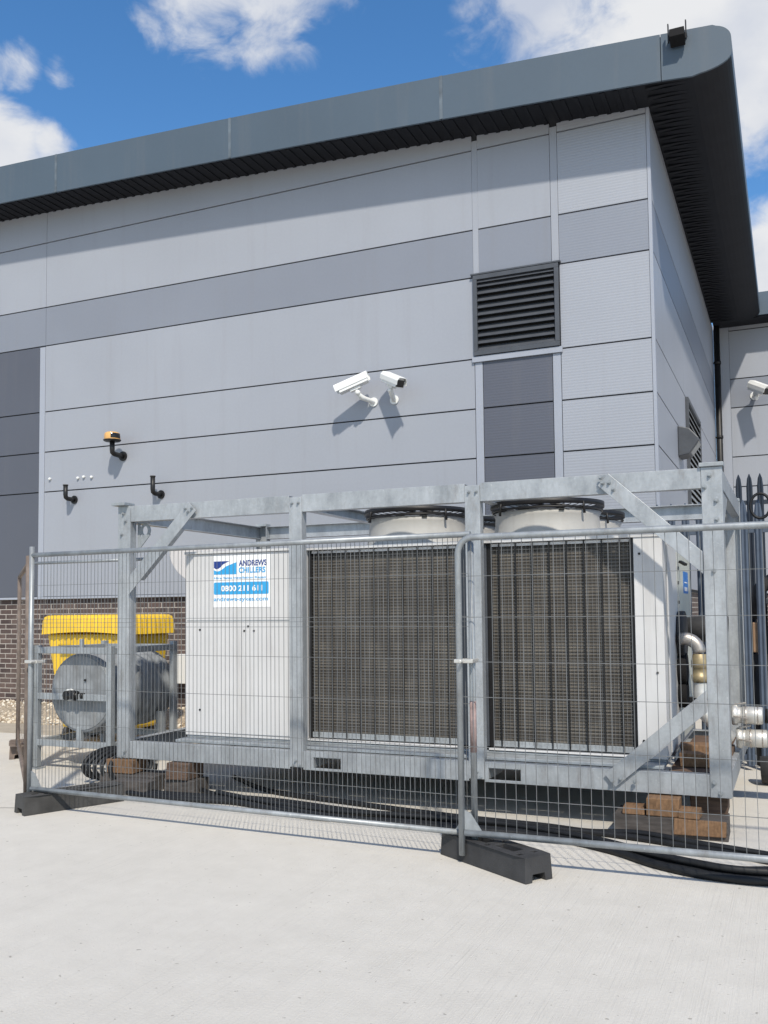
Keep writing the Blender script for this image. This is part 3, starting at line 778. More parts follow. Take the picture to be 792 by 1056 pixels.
# logo: navy over light blue, white swoosh between
lx0, lx1, lz0, lz1 = -4.778, -4.54, 1.915, 2.035
def sw(t, o=0):  # swoosh curve rising to the right
    return lz0 + (lz1-lz0)*(.42 - .55*math.sin(min(1,max(0,t*1.9))*PI)*.28 + .62*max(0,t-.12)**1.0*1.0) + o
N = 16
b = MB(); up_ = [(lx0+(lx1-lx0)*.78*k/N, lz1) for k in range(N+1)]
lo = [(lx0+(lx1-lx0)*.78*k/N, min(lz1-.001, sw(k/N, .012))) for k in range(N+1)]
b.prism(up_ + lo[::-1], 'y', SY-.0042, SY-.0032); b.build('logo_upper', M['sign_navy'], sign)
b = MB(); lo2_ = [(lx0+(lx1-lx0)*k/N, min(lz1-.004, sw(k/N, -.008))) for k in range(N+1)]
b.prism([(lx0,lz0),(lx1,lz0)] + lo2_[::-1], 'y', SY-.0042, SY-.0032); b.build('logo_lower', M['sign_blue'], sign)

# white curved duct at the cabinet's left end
b = MB()
prof = []
for k in range(11):
    a = PI/2*k/10; prof.append((-5.10-.52*math.cos(a)+.0, 2.20-.38*math.sin(a)))
poly = [(-5.10,2.20)] + prof
b.prism(poly, 'y', 7.55, 8.3)
cpart(b, 'intake_hood', 'duct', .01)

# ------------------------------------------------------------------ pipework on the right side
pw = thing('chiller_pipework', 'stainless elbow and brass valve pipe on the chiller side behind the right frame post', 'pipework', (-.8, 7.95, .5))
def pp(mb, name, m, bev=0): return mb.build(name, M[m], pw, bev)
b = MB(); b.tube([(-.855,7.95,1.35),(-.80,7.95,1.35)], .20, 26); pp(b, 'insulated_flange', 'rubber', .01)
b = MB(); b.tube([(-.86,8.3,1.38),(-.62,8.3,1.40),(-.50,8.3,1.39)], .11, 20); pp(b, 'insulated_pipe', 'rubber')
b = MB(); b.tube([(-.86,7.9,1.08),(-.79,7.9,1.08)], .13, 20); b.tube([(-.86,7.9,.88),(-.79,7.9,.88)], .11, 20); pp(b, 'port_ring', 'void')
def arcpts(cx_, cz_, r, a0, a1, y, n=8): return [(cx_+r*math.cos(rad(a0+(a1-a0)*k/n)), y, cz_+r*math.sin(rad(a0+(a1-a0)*k/n))) for k in range(n+1)]
b = MB(); b.tube([(-.83,7.75,1.33)] + arcpts(-.79,1.22,.11,90,0,7.75) , .05, 18); pp(b, 'elbow', 'steel')
b = MB(); b.lathe((-.68,7.75,.99), [(.045,0),(.062,.0),(.066,.03),(.066,.055),(.058,.06),(.058,.11),(.066,.115),(.066,.16),(.058,.2),(.05,.22)], 20); pp(b, 'valve_body', 'brass')
b = MB(); b.lathe((-.68,7.75,.86), [(.055,0),(.06,.01),(.052,.02),(.06,.04),(.052,.06),(.052,.125)], 20); pp(b, 'threaded_union', 'alu')
b = MB(); b.tube([(-.68,7.75,.87),(-.68,7.75,.80),(-.66,7.75,.745),(-.55,7.77,.61),(-.46,7.8,.555)], .05, 16); pp(b, 'lower_elbow', 'alu')
b = MB(); b.tube([(-.70,7.75,.87),(-.70,7.75,.80)], .068, 18); pp(b, 'hose_clamp', 'black')
def coupling(x0, z, y, label):
    t = thing('hose_coupling', label, 'hose coupling', (x0, y, z), 'hose couplings at the frame end')
    b = MB(); b.lathe((x0,y,z), [(.0001,0),(.075,0),(.082,.012),(.082,.04),(.064,.05),(.064,.075),(.07,.08),(.07,.22),(.063,.232),(.0001,.232)], 22, 'x'); b.build('coupling_body', M['alu'], t)
    b = MB(); b.bar((x0+.02,y-.082,z),(x0+.12,y-.105,z-.015), .03, .012); b.bar((x0+.02,y,z+.082),(x0+.11,y,z+.1), .012, .03, (0,1,0)); b.tube([(x0+.10,y,z),(x0+.112,y,z)], .076, 20); b.tube([(x0+.19,y,z),(x0+.2,y,z)], .074, 20); b.build('locking_arms', M['steel'], t, .002)
coupling(-.47, .715, 8.0, 'upper of two silver hose couplings beside the right frame post')
coupling(-.44, .535, 8.0, 'lower of two silver hose couplings beside the right frame post')
b = MB(); b.tube([(-.225,8.0,.715),(0,8.0,.70),(.5,8.1,.55),(1.2,8.3,.2),(2,8.4,.07)], .058, 14)
tag(b.build('hose', M['cable'], loc=(0,0,0)), 'thick black hose leaving the upper silver coupling to the right', 'hose', 'thick black hoses')
b = MB(); b.tube([(-.195,8.0,.535),(.05,8.0,.52),(.5,7.95,.4),(1.2,8.0,.08),(2,8.0,.06)], .06, 14)
tag(b.build('hose', M['cable'], loc=(0,0,0)), 'thick black hose leaving the lower silver coupling to the right', 'hose', 'thick black hoses')
b = MB(); b.tube([(-.30,9.0,.13),(-.1,9.0,.14),(.3,9.0,.13),(1,9.05,.12),(2,9.1,.12)], .12, 16)
tag(b.build('hose', M['rubber'], loc=(0,0,0)), 'fat black insulated hose lying on the ground by the palisade fence', 'hose', 'thick black hoses')

# ------------------------------------------------------------------ timber
def timber(x0, x1, y0, y1, z0, z1, m, label, grp, rz=0):
    b = MB(); cx_, cy_ = (x0+x1)/2, (y0+y1)/2
    b.box(x0-cx_, x1-cx_, y0-cy_, y1-cy_, z0, z1)
    rj = random.Random(int(abs(x0*997+y0*131)))
    for q_ in range(len(b.v)): b.v[q_] += Vector((rj.uniform(-.006,.006), rj.uniform(-.008,.008), rj.uniform(-.003,.001)))
    o = b.build('timber_block', M[m], loc=(0,0,0), bevel=.006); o.location = (cx_, cy_, 0); o.rotation_euler = (0,0,rz)
    return tag(o, label, 'timber block', grp)
GR = 'timber packing blocks under the frame'
timber(-1.20,-.445,6.74,7.05,0,.135,'wood_grey','long dark grey sleeper on the ground, lowest under the frame\'s right corner',GR)
timber(-.79,-.455,6.71,6.735,.03,.136,'wood','orange plank face on the front of the dark sleeper under the right corner',GR)
timber(-.974,-.755,6.73,6.93,.138,.262,'wood','largest orange block on the dark sleeper, middle of the right stack',GR,.03)
timber(-.755,-.615,6.72,6.86,.138,.196,'wood','small orange block on the right half of the dark sleeper',GR,-.04)
timber(-1.145,-.99,6.74,6.9,.138,.186,'wood','low orange block on the left half of the dark sleeper',GR,.05)
timber(-.70,-.45,6.95,7.2,.138,.264,'wood_dark','brown block behind the orange ones, directly under the right frame corner',GR)
timber(-5.74,-5.46,6.80,7.05,.14,.264,'wood','orange-brown block directly under the left front frame corner',GR,.06)
timber(-5.80,-5.2,6.78,7.1,0,.135,'wood_grey','long dark sleeper on the ground under the left front frame corner',GR)
timber(-5.50,-5.15,6.60,6.76,0,.118,'wood_grey','short grey block standing in front of the left dark sleeper',GR,.1)
timber(-5.08,-4.86,6.80,7.05,.12,.264,'wood_dark','red-brown block under the front beam, second stack from the left',GR)
timber(-5.12,-4.80,6.82,7.05,0,.118,'wood_grey','dark timber at the bottom of the second stack from the left',GR)
GW = 'timber pieces lying inside the frame end'
timber(-.80,-.46,7.25,7.4,.405,.50,'wood','orange timber piece inside the frame end, nearest the front post',GW)
timber(-.82,-.50,7.5,7.7,.405,.53,'wood','orange timber piece inside the frame end, second from the front post',GW,.15)
timber(-.83,-.46,7.8,8.1,.40,.47,'wood_dark','brown board inside the frame end beneath the pipework',GW)
b = MB(); b.box(-.86,-.44,7.1,9.1,.372,.398); tag(b.build('timber_board', M['wood_dark'], loc=(0,0,0), bevel=.003), 'brown board floor inside the right end of the frame', 'board')

# ------------------------------------------------------------------ cables on the ground
def cable(pts, r, label, closed=False, z=None):
    P = [Vector(p) for p in pts]; out = []
    n = len(P)
    for i in range(n-1):
        p0 = P[max(0,i-1)]; p1 = P[i]; p2 = P[i+1]; p3 = P[min(n-1,i+2)]
        for k in range(8):
            t = k/8
            out.append(.5*((2*p1)+(-p0+p2)*t+(2*p0-5*p1+4*p2-p3)*t*t+(-p0+3*p1-3*p2+p3)*t**3))
    out.append(P[-1])
    b = MB(); b.tube(out, r, 10); o = b.build('cable', M['cable'], loc=(0,0,0))
    return tag(o, label, 'cable', 'black cables on the ground')
cable([(-6.1,7.6,.03),(-5.5,6.80,.024),(-4.9,6.60,.024),(-4.2,6.66,.024),(-3.4,6.40,.024),(-2.7,6.36,.024),(-2.2,6.36,.024),(-1.6,6.36,.024),(-1.13,6.16,.024),(-.79,5.90,.026),(-.45,5.77,.026),(-.1,5.80,.026),(.4,6.1,.026),(1.4,6.9,.024)], .026, 'thick black cable forming the front edge of the bundle at the right fence panel')
cable([(-6.15,7.5,.03),(-5.5,6.7,.022),(-4.8,6.52,.022),(-4.2,6.58,.022),(-3.4,6.33,.022),(-2.7,6.42,.022),(-2.2,6.42,.022),(-1.6,6.42,.022),(-1.15,6.23,.022),(-.82,5.98,.024),(-.45,5.83,.024),(-.1,5.86,.024),(.4,6.18,.024),(1.4,7.1,.022)], .025, 'black cable running just behind the foremost one along the frame')
cable([(-5.9,7.3,.03),(-5.2,6.72,.022),(-4.5,6.70,.022),(-3.8,6.62,.022),(-3.1,6.50,.022),(-2.4,6.50,.022),(-1.7,6.50,.022),(-1.2,6.34,.022),(-.85,6.08,.03),(-.5,5.91,.03),(-.12,5.94,.05),(.2,6.12,.05),(1.2,6.8,.022)], .025, 'black cable lying on top of the bundle by the right panel')
cable([(-5.3,7.3,.022),(-4.6,6.82,.022),(-3.9,6.76,.022),(-3.1,6.62,.022),(-2.4,6.60,.022),(-1.8,6.60,.022),(-1.3,6.60,.022),(-.9,6.52,.022),(-.5,6.38,.022),(-.2,6.26,.022),(.1,6.10,.07),(1.2,6.0,.022)], .022, 'black cable closest to the timber sleepers, passing straight by the right stack')
cable([(-4.9,7.6,.022),(-4.2,7.1,.022),(-3.3,6.9,.022),(-2.4,6.74,.022),(-1.7,6.68,.022),(-1.35,6.62,.022),(-1.0,6.58,.05),(-.6,6.43,.05),(-.2,6.34,.04),(.15,6.2,.04),(1.2,6.2,.022)], .020, 'thin black cable snaking out from under the chiller frame')
cable([(-4.5,6.72,.06),(-3.9,6.56,.05),(-3.3,6.46,.05),(-2.7,6.47,.06),(-2.0,6.48,.06),(-1.5,6.38,.055),(-1.2,6.26,.055),(-.9,6.02,.07),(-.6,5.87,.07),(-.3,5.80,.07),(.1,5.92,.07),(.8,6.5,.04)], .022, 'black cable resting across the others in front of the frame')
# coiled hose at the left corner: five loops standing against the timber
def coilhose():
    b = MB()
    t = thing('coiled_cable', 'coil of thick black cable standing by the left frame corner on the ground', 'cable coil', (-6.05,7.2,0))
    pts = []
    for k in range(5*20+1):
        a = 2*PI*k/20; q = k/20
        pts.append((-6.07+.10*q+.04*math.cos(a)+.03*math.sin(q*7), 7.15-.03*q+.26*math.cos(a), .16+.135*math.sin(a)+.0*q))
    b.tube(pts, .021, 8); b.build('cable_loops', M['cable'], t)
coilhose()

# ------------------------------------------------------------------ fence panels
def wpt(a, b, t, z): return Vector((a[0]+(b[0]-a[0])*t, a[1]+(b[1]-a[1])*t, z))
def fence(label, a, b, ztop, zrail, vs, hs, tube_m='galv_tube', wire_m='wire', round_top=True, grp='temporary fence panels', r=.019, wr=.0016, over=0, yoff=.0):
    a = Vector((a[0],a[1],0)); b = Vector((b[0],b[1],0)); L = (b-a).length; d = (b-a)/L
    t = thing('temporary_fence', label, 'fence panel', (a+b)/2, grp)
    z0 = .05
    m = MB(); R = .10 if round_top else .0
    if round_top:
        pts = [a+Vector((0,0,z0)), a+Vector((0,0,ztop-R))]
        for k in range(1,7):
            an = PI/2*k/6; pts.append(a + d*(R-R*math.cos(an)) + Vector((0,0,ztop-R+R*math.sin(an))))
        pts2 = [b-d*(R-R*math.cos(PI/2*k/6)) + Vector((0,0,ztop-R+R*math.sin(PI/2*k/6))) for k in range(6,0,-1)]
        pts += pts2 + [b+Vector((0,0,ztop-R)), b+Vector((0,0,z0))]
        m.tube(pts, r, 12)
    else:
        m.tube([a+Vector((0,0,z0)), a+Vector((0,0,ztop+.07))], r*1.1, 12); m.tube([b+Vector((0,0,z0)), b+Vector((0,0,ztop+over))], r*1.1, 12)
        m.tube([a+Vector((0,0,ztop)), b+Vector((0,0,ztop))], r, 12)
    m.build('tube_frame', M[tube_m], t)
    m = MB(); m.tube([a+d*.02+Vector((0,0,zrail)), b-d*.02+Vector((0,0,zrail))], r, 12); m.build('bottom_rail', M[tube_m], t)
    nrm = Vector((-d.y,d.x,0))
    for (p, s) in ((a,1),(b,-1)):
        m = MB()
        v = [p+d*s*.02+Vector((0,0,zrail+.14)), p+d*s*.13+Vector((0,0,zrail+.018)), p+d*s*.02+Vector((0,0,zrail+.018)), p+d*s*.06+Vector((0,0,zrail+.12))]
        o1 = nrm*.004
        vv_ = [v[0]-o1, v[3]-o1, v[1]-o1, v[2]-o1, v[0]+o1, v[3]+o1, v[1]+o1, v[2]+o1]
        m.add(vv_, [(0,1,2,3),(7,6,5,4),(0,4,5,1),(1,5,6,2),(2,6,7,3),(3,7,4,0)]); m.build('gusset', M[tube_m], t)
    m = MB(); n = int((L-.05)/vs)
    off = nrm*(.012+yoff)
    rnd = random.Random(3)
    for k in range(1, n+1):
        s = .02 + (L-.04)*k/(n+1)
        e1 = rnd.uniform(-.003,.003)
        p = a + d*(s+e1)+off
        m.bar(p+Vector((0,0,zrail-.015)), p+Vector((0,0,ztop+.004)), wr*2, wr*2, nrm)
    for z in hs:
        m.bar(a+d*.01+off*1.3+Vector((0,0,z)), b-d*.01+off*1.3+Vector((0,0,z)), wr*2.2, wr*2.2)
    m.build('wire_mesh', M[wire_m], t)
    return t
PA, PB = (-5.70,5.83), (-1.955,5.655)
fence('wire fence panel with fine vertical mesh before the left half of the chiller', (PA[0],PA[1]), (-1.87,5.66), 2.06, .172, .036, [.40,.70,.98,1.26,1.47,1.505,1.535,1.81], round_top=False, over=.0, wr=.0014)
RA = (-1.935,5.60)
fence('wire fence panel with rounded tube corner before the right half of the chiller', RA, (1.52,5.62), 2.035, .19, .066, [.41,.72,1.03,1.25,1.53,1.79], wr=.0017, r=.021)
fence('rusty brown fence panel running back beside the left corner', (-5.775,5.87), (-7.80,7.80), 1.99, .2, .2, [.5,.8,1.1,1.4,1.7], 'rusty', 'rusty', round_top=False, r=.020, wr=.0008)
cl = MB(); z = 1.255
cl.box(-1.965,-1.84,5.575,5.70,z-.012,z+.012); cl.tube([(-1.91,5.53,z),(-1.91,5.58,z)], .011, 8)
tag(cl.build('fence_clamp', M['alu'], loc=(0,0,0), bevel=.004), 'metal clamp joining the two fence panel posts halfway up', 'clamp', 'fence clamps')
cl = MB(); cl.box(-5.73,-5.60,5.79,5.89,1.18,1.205); cl.tube([(-5.62,5.74,1.193),(-5.62,5.79,1.193)], .011, 8)
tag(cl.build('fence_clamp', M['alu'], loc=(0,0,0), bevel=.004), 'metal clamp at the left corner post of the fence', 'clamp', 'fence clamps')
# red paint mark on the rear post of the joint
rp = MB(); rp.tube([(-1.87,5.66,.68),(-1.87,5.66,1.0)], .0216, 12)
tag(rp.build('paint_mark', M['rust_paint'], loc=(0,0,0)), 'reddish rust and paint mark on the rear post at the panel joint', 'paint mark')

# rubber feet
def foot(cx_, cy_, ang, label, L=.84, Wd=.24, H_=.145, m='rubber'):
    t = thing('ballast_block', label, 'fence foot', (cx_, cy_, 0), 'rubber fence feet')
    b = MB(); l, w = L/2, Wd/2
    # legs either side of an arched tunnel, notch at the end
    nx, ny = 28, 8
    zt_ = H_
    slots = [(-.20,-.02,-.045,.045),(.06,.24,-.045,.045)]
    holes = [(-.33,-.27,-.03,.03),(-.255,-.215,-.08,-.04),(.0,.04,.05,.09),(.0,.04,-.09,-.05),(.29,.33,.04,.08),(.29,.33,-.08,-.04)]
    xs = sorted(set([-l,l]+[q for s_ in slots+holes for q in s_[:2]])); ys_ = sorted(set([-w,w]+[q for s_ in slots+holes for q in s_[2:]]))
    def depth(x, y):
        for s_ in slots:
            if s_[0] < x < s_[1] and s_[2] < y < s_[3]: return .035
        for s_ in holes:
            if s_[0] < x < s_[1] and s_[2] < y < s_[3]: return .05
        return 0
    for i in range(len(xs)-1):
        for j_ in range(len(ys_)-1):
            mx, my = (xs[i]+xs[i+1])/2, (ys_[j_]+ys_[j_+1])/2; dd = depth(mx, my)
            z = zt_-dd
            b.add([(xs[i],ys_[j_],z),(xs[i+1],ys_[j_],z),(xs[i+1],ys_[j_+1],z),(xs[i],ys_[j_+1],z)], [(0,1,2,3)])
            if dd:
                for (nx_, ny_, e) in ((-1,0,((xs[i],ys_[j_]),(xs[i],ys_[j_+1]))),(1,0,((xs[i+1],ys_[j_]),(xs[i+1],ys_[j_+1]))),(0,-1,((xs[i],ys_[j_]),(xs[i+1],ys_[j_]))),(0,1,((xs[i],ys_[j_+1]),(xs[i+1],ys_[j_+1])))):
                    b.add([(e[0][0],e[0][1],z),(e[1][0],e[1][1],z),(e[1][0],e[1][1],zt_),(e[0][0],e[0][1],zt_)], [(0,1,2,3)])
    prof_o = [(-w,zt_),(-w,0),(-w+.06,0),(-w+.065,.045),(w-.065,.045),(w-.06,0),(w,0),(w,zt_)]
    n = len(prof_o)
    for k in range(n-1):
        p, q = prof_o[k], prof_o[k+1]
        b.add([(-l,p[0],p[1]),(l,p[0],p[1]),(l,q[0],q[1]),(-l,q[0],q[1])], [(0,1,2,3)])
    for x in (-l, l): b.add([(x,p[0],p[1]) for p in prof_o], [tuple(range(n))])
    # taper and chamfer the ends
    for i, v in enumerate(b.v):
        k = v.z/H_; s = 1-.07*k
        ex = 1 - .015*k
        yy = v.y*s
        if abs(v.x) > l-.001: yy *= .90
        b.v[i] = Vector((v.x*ex, yy, v.z))
    o = b.build('rubber_block', M[m], t, 0, None)
    # rebuild in local space: mesh was written relative to parent
    me = o.data
    for v in me.vertices: v.co += Vector((cx_, cy_, 0))
    bm = bmesh.new(); bm.from_mesh(me); bmesh.ops.remove_doubles(bm, verts=bm.verts, dist=.0005); bmesh.ops.recalc_face_normals(bm, faces=bm.faces); bm.to_mesh(me); bm.free()
    bv = o.modifiers.new('bevel','BEVEL'); bv.width = .007; bv.segments = 2; bv.limit_method = 'ANGLE'; bv.angle_limit = rad(35)
    t.rotation_euler = (0,0,ang)
    return t
foot(-1.735, 5.61, math.atan2(-.46,.70), 'black rubber block foot at the joint of the two front fence panels', L=.82, Wd=.235)
foot(-5.47, 6.05, math.atan2(.91,.42), 'dark rubber block foot under the left corner of the fence', m='rubber_dusty')
foot(-7.95, 7.98, math.atan2(.70,-.70), 'rubber foot at the far end of the rusty fence panel', L=.5, m='rusty')

# ------------------------------------------------------------------ tank in its frame
tk = thing('buffer_tank', 'grey cylindrical buffer tank lying in a steel cradle beside the yellow bin', 'tank', (-6.73,8.05,.3))
tx, tz, tr = -6.63, .775, .405
b = MB()
prof = [(.0001,0),(tr-.03,0),(tr-.006,.008),(tr,.03)]
for k in range(6):
    h = .10+k*.15; prof += [(tr-.012,h),(tr+.012,h+.03),(tr+.012,h+.05),(tr-.012,h+.11)]
prof += [(tr,1.0),(tr-.03,1.02),(.0001,1.02)]
b.lathe((tx,7.475,tz), prof, 56, 'y', True); b.build('shell', M['tank'], tk)
b = MB(); b.lathe((tx,7.468,tz), [(.0001,0),(tr-.034,0),(tr-.030,.004)], 48, 'y', False); b.build('end_cap', M['tank'], tk)
b = MB(); b.tube([(tx-.13,7.475,tz-.02),(tx-.13,7.44,tz-.02)], .062, 20); b.build('port_collar', M['white'], tk)
b = MB(); b.tube([(tx-.10,7.475,tz-.02),(tx-.10,7.36,tz-.02)], .048, 18); b.tube([(tx-.10,7.375,tz-.02),(tx+.05,7.375,tz-.02)], .036, 14); b.tube([(tx+.0,7.375,tz-.02),(tx+.03,7.375,tz-.02)], .05, 14); b.tube([(tx+.08,7.38,tz-.02),(tx+.11,7.38,tz-.02)], .03, 12); b.build('valve', M['black'], tk)
b = MB(); b.cyl((tx+.06,7.465,tz+.13),(tx+.06,7.45,tz+.13), .012, 10); b.build('plug', M['black'], tk)
tf = thing('tank_frame', 'open grey steel cradle frame holding the cylindrical tank', 'steel frame', (-6.67,8.0,0))
fx0, fx1, fy0, fy1 = -7.14, -6.20, 7.40, 8.42
def tf_part(n, *bars):
    b = MB()
    for (p, q) in bars: b.bar(p, q, .062, .062, (0,0,1) if abs(p[2]-q[2]) < .5 else (0,1,0))
    return b.build(n, M['galv_dull'], tf, .004)
b = MB(); b.tube([(fx0-.03,fy0-.06,.01),(fx0-.03,fy0-.06,2.12)], .021, 12); b.tube([(fx0-.03,fy0-.06,2.10),(-5.72,fy0-.06,2.10)], .016, 10); b.build('side_guard', M['galv_tube'], tf)
for (x, y) in ((fx0,fy0),(fx1,fy0),(fx0,fy1),(fx1,fy1)):
    tf_part('upright', ((x,y,.02),(x,y,1.255 if y < 8 else 1.27)))
    b = MB(); b.box(x-.06,x+.06,y-.06,y+.06,0,.015); b.build('foot_plate', M['galv_dull'], tf)
for z in (1.205,.27,.74):
    if z != .74: tf_part('rail', ((fx0+.026,fy1,z),(fx1-.026,fy1,z)))
    tf_part('rail', ((fx0+.026,fy0,z),(fx1-.026,fy0,z)))
for z in (1.205,.27):
    tf_part('rail', ((fx0,fy0+.026,z),(fx0,fy1-.026,z))); tf_part('rail', ((fx1,fy0+.026,z),(fx1,fy1-.026,z)))
b = MB(); b.bar((tx-.02,fy0+.08,.29),(tx-.02,fy0+.08,.43),.06,.05,(0,1,0)); b.build('saddle', M['galv_dull'], tf, .003)
for sx in (.35,-.35):
    b = MB(); b.bar((tx+sx,fy0+.9,.29),(tx+sx,fy0+.9,.52),.08,.06,(0,1,0)); b.build('saddle', M['galv_dull'], tf, .003)
b = MB(); b.bar((tx+.03,7.44,1.232),(tx+.03,7.44,1.32),.035,.035,(0,1,0)); b.build('lug', M['galv_dull'], tf, .003)

# ------------------------------------------------------------------ yellow bin
yb = thing('wheelie_bin', 'big yellow four-wheeled waste bin with ribbed lid against the brick wall', 'bin', (-7.8,9.3,0))
bx0, bx1, by0, by1 = -8.47, -7.17, 8.86, 9.74
b = MB()
def frust(mb, x0,x1,y0,y1,z0, X0_,X1_,Y0_,Y1_,z1):
    v = [(x0,y0,z0),(x1,y0,z0),(x1,y1,z0),(x0,y1,z0),(X0_,Y0_,z1),(X1_,Y0_,z1),(X1_,Y1_,z1),(X0_,Y1_,z1)]
    mb.add(v, [(0,3,2,1),(4,5,6,7),(0,1,5,4),(1,2,6,5),(2,3,7,6),(3,0,4,7)])
frust(b, bx0+.16,bx1-.16,by0+.16,by1-.12,.17, bx0+.03,bx1-.03,by0+.025,by1-.03,1.335); b.build('body', M['yellow'], yb, .04)
b = MB()
def rr_out(x0, x1, y0, y1, r, n=7):
    pts = []
    for (cx_, cy_, a0) in ((x1-r,y1-r,0),(x0+r,y1-r,90),(x0+r,y0+r,180),(x1-r,y0+r,270)):
        for k in range(n+1): a = rad(a0+90*k/n); pts.append((cx_+r*math.cos(a), cy_+r*math.sin(a)))
    out = []
    for i in range(len(pts)):
        p, q = Vector(pts[i]), Vector(pts[(i+1) % len(pts)]); m_ = max(1, int((q-p).length/.0225))
        for k in range(m_): out.append(p+(q-p)*k/m_)
    return out
base = rr_out(bx0-.03, bx1+.03, by0-.035, by1+.035, .09); nb = len(base); cen = Vector(((bx0+bx1)/2, (by0+by1)/2))
levels = [(1.325,1.0,1),(1.49,.985,1),(1.535,.965,.6),(1.555,.92,.2),(1.56,.80,0),(1.562,.35,0)]
for (z, k_, rb_) in levels:
    for i, p in enumerate(base):
        d_ = (p-cen); o_ = d_.normalized()*(.009*rb_*(1 if (i % 4) < 2 else -1))
        q = cen+d_*k_+o_; arch = .03*math.sin(PI*min(1,max(0,(p.x-bx0)/(bx1-bx0)))) if z < 1.33 else 0
        b.v.append(Vector((q.x, q.y, z+arch)))
b.v.append(Vector((cen.x, cen.y, 1.563)))
for l_ in range(len(levels)-1):
    for i in range(nb): b.f.append([l_*nb+i, l_*nb+(i+1)%nb, (l_+1)*nb+(i+1)%nb, (l_+1)*nb+i]); b.mi.append(0); b.sm.append(True)
for i in range(nb): b.f.append([(len(levels)-1)*nb+i, (len(levels)-1)*nb+(i+1)%nb, len(levels)*nb]); b.mi.append(0); b.sm.append(True)
b.build('lid', M['yellow'], yb)
for (x, y) in ((bx0+.22,by0+.22),(bx1-.22,by0+.22),(bx0+.22,by1-.2),(bx1-.22,by1-.2)):
    b = MB(); b.tube([(x-.022,y,.1),(x+.022,y,.1)], .1, 20); b.box(x-.035,x-.027,y-.03,y+.03,.1,.185); b.box(x+.027,x+.035,y-.03,y+.03,.1,.185); b.build('wheel', M['rubber'], yb)
b = MB(); b.tube([(bx0+.3,by0-.01,1.20),(bx0+.3,by0-.05,1.20),(bx1-.3,by0-.05,1.20),(bx1-.3,by0-.01,1.20)], .014, 8); b.build('handle', M['yellow'], yb)
# small white meter box between tank and chiller
mb_ = MB(); mb_.box(-7.86,-7.62,10.66,10.85,.60,1.0); o = mb_.build('meter_box', M['white'], loc=(0,0,0), bevel=.008)
tag(o, 'white meter box on the brick wall seen beside the chiller cabinet', 'meter box')

# ------------------------------------------------------------------ palisade fences at the right
def palisade(label, x0, x1, y, ztop, pitch, m, w=.066):
    t = thing('palisade_fence', label, 'palisade fence', (x0, y, 0), 'palisade fences')
    x = x0
    while x <= x1:
        b = MB()
        # W section pale with a pointed head
        pr = [(-w/2,0),(-w/4,-.016),(0,-.004),(w/4,-.016),(w/2,0)]
        zs_ = [.05, ztop-.14, ztop-.05, ztop]; sc = [1,1,.7,.12]
        v = []
        for z_, s_ in zip(zs_, sc):
            for (px_, py_) in pr: v.append((x+px_*s_, y+py_*s_-.001, z_))
            for (px_, py_) in reversed(pr): v.append((x+px_*s_, y+py_*s_+.0025, z_))
        n = 10; f = []
        for k in range(3):
            for i in range(n):
                i2 = (i+1) % n; f.append((k*n+i,k*n+i2,(k+1)*n+i2,(k+1)*n+i))
        f.append(tuple(range(n))[::-1]); f.append(tuple(range(3*n,4*n)))
        b.add(v, f); b.build('pale', M[m], t); x += pitch
    for z in (.35, ztop-.30):
        b = MB(); b.box(x0-.05, x1+.1, y+.004, y+.012, z-.022, z+.022); b.box(x0-.05, x1+.1, y+.013, y+.045, z-.022, z-.014); b.build('rail', M[m], t)
    xx = x0+.55
    while xx < x1:
        b = MB(); b.box(xx-.05, xx+.05, y+.05, y+.056, 0, ztop-.2); b.box(xx-.004, xx+.004, y+.056, y+.13, 0, ztop-.2); b.build('post', M[m], t); xx += 2.7
    return t
palisade('tall dark palisade fence with pointed tips rising highest at the right edge', -.475, 3.2, 10.45, 2.97, .105, 'palisade_far', .062)
palisade('blue-grey palisade fence standing just behind the frame, lower than the dark one', -1.22, 3.2, 9.72, 2.62, .135, 'palisade', .075)
rg = MB(); rg.tube([(-.25+.09*math.cos(2*PI*k/24), 9.665, 2.55+.12*math.sin(2*PI*k/24)) for k in range(25)], .014, 8, False)
tag(rg.build('cable_ring', M['cable'], loc=(0,0,0)), 'ring of black cable hung on the palisade fence near the top', 'cable ring')
# pump set behind the palisade
ps = thing('pump_set', 'black pipework and tan pump box half hidden behind the palisade fence', 'pump', (-.35,10.15,0))
b = MB(); b.box(-.37,-.25,10.02,10.15,1.12,1.42); b.build('pump_box', M['tan'], ps, .01)
b = MB(); b.tube([(-.30,10.1,.0),(-.30,10.1,1.1)], .07, 14); b.tube([(-.30,10.08,1.45),(-.30,10.08,1.75),(-.1,10.08,1.9),(.3,10.1,1.9)], .07, 14); b.tube([(-.6,10.15,1.0),(-.2,10.15,.98),(.6,10.15,.95)], .1, 14); b.build('pump_pipes', M['rubber'], ps)
b = MB(); b.box(-.2,.7,10.02,10.3,.3,1.6); b.box(-.24,.74,10.0,10.32,1.6,1.66); b.build('pump_cabinet', M['louvre'], ps, .01)

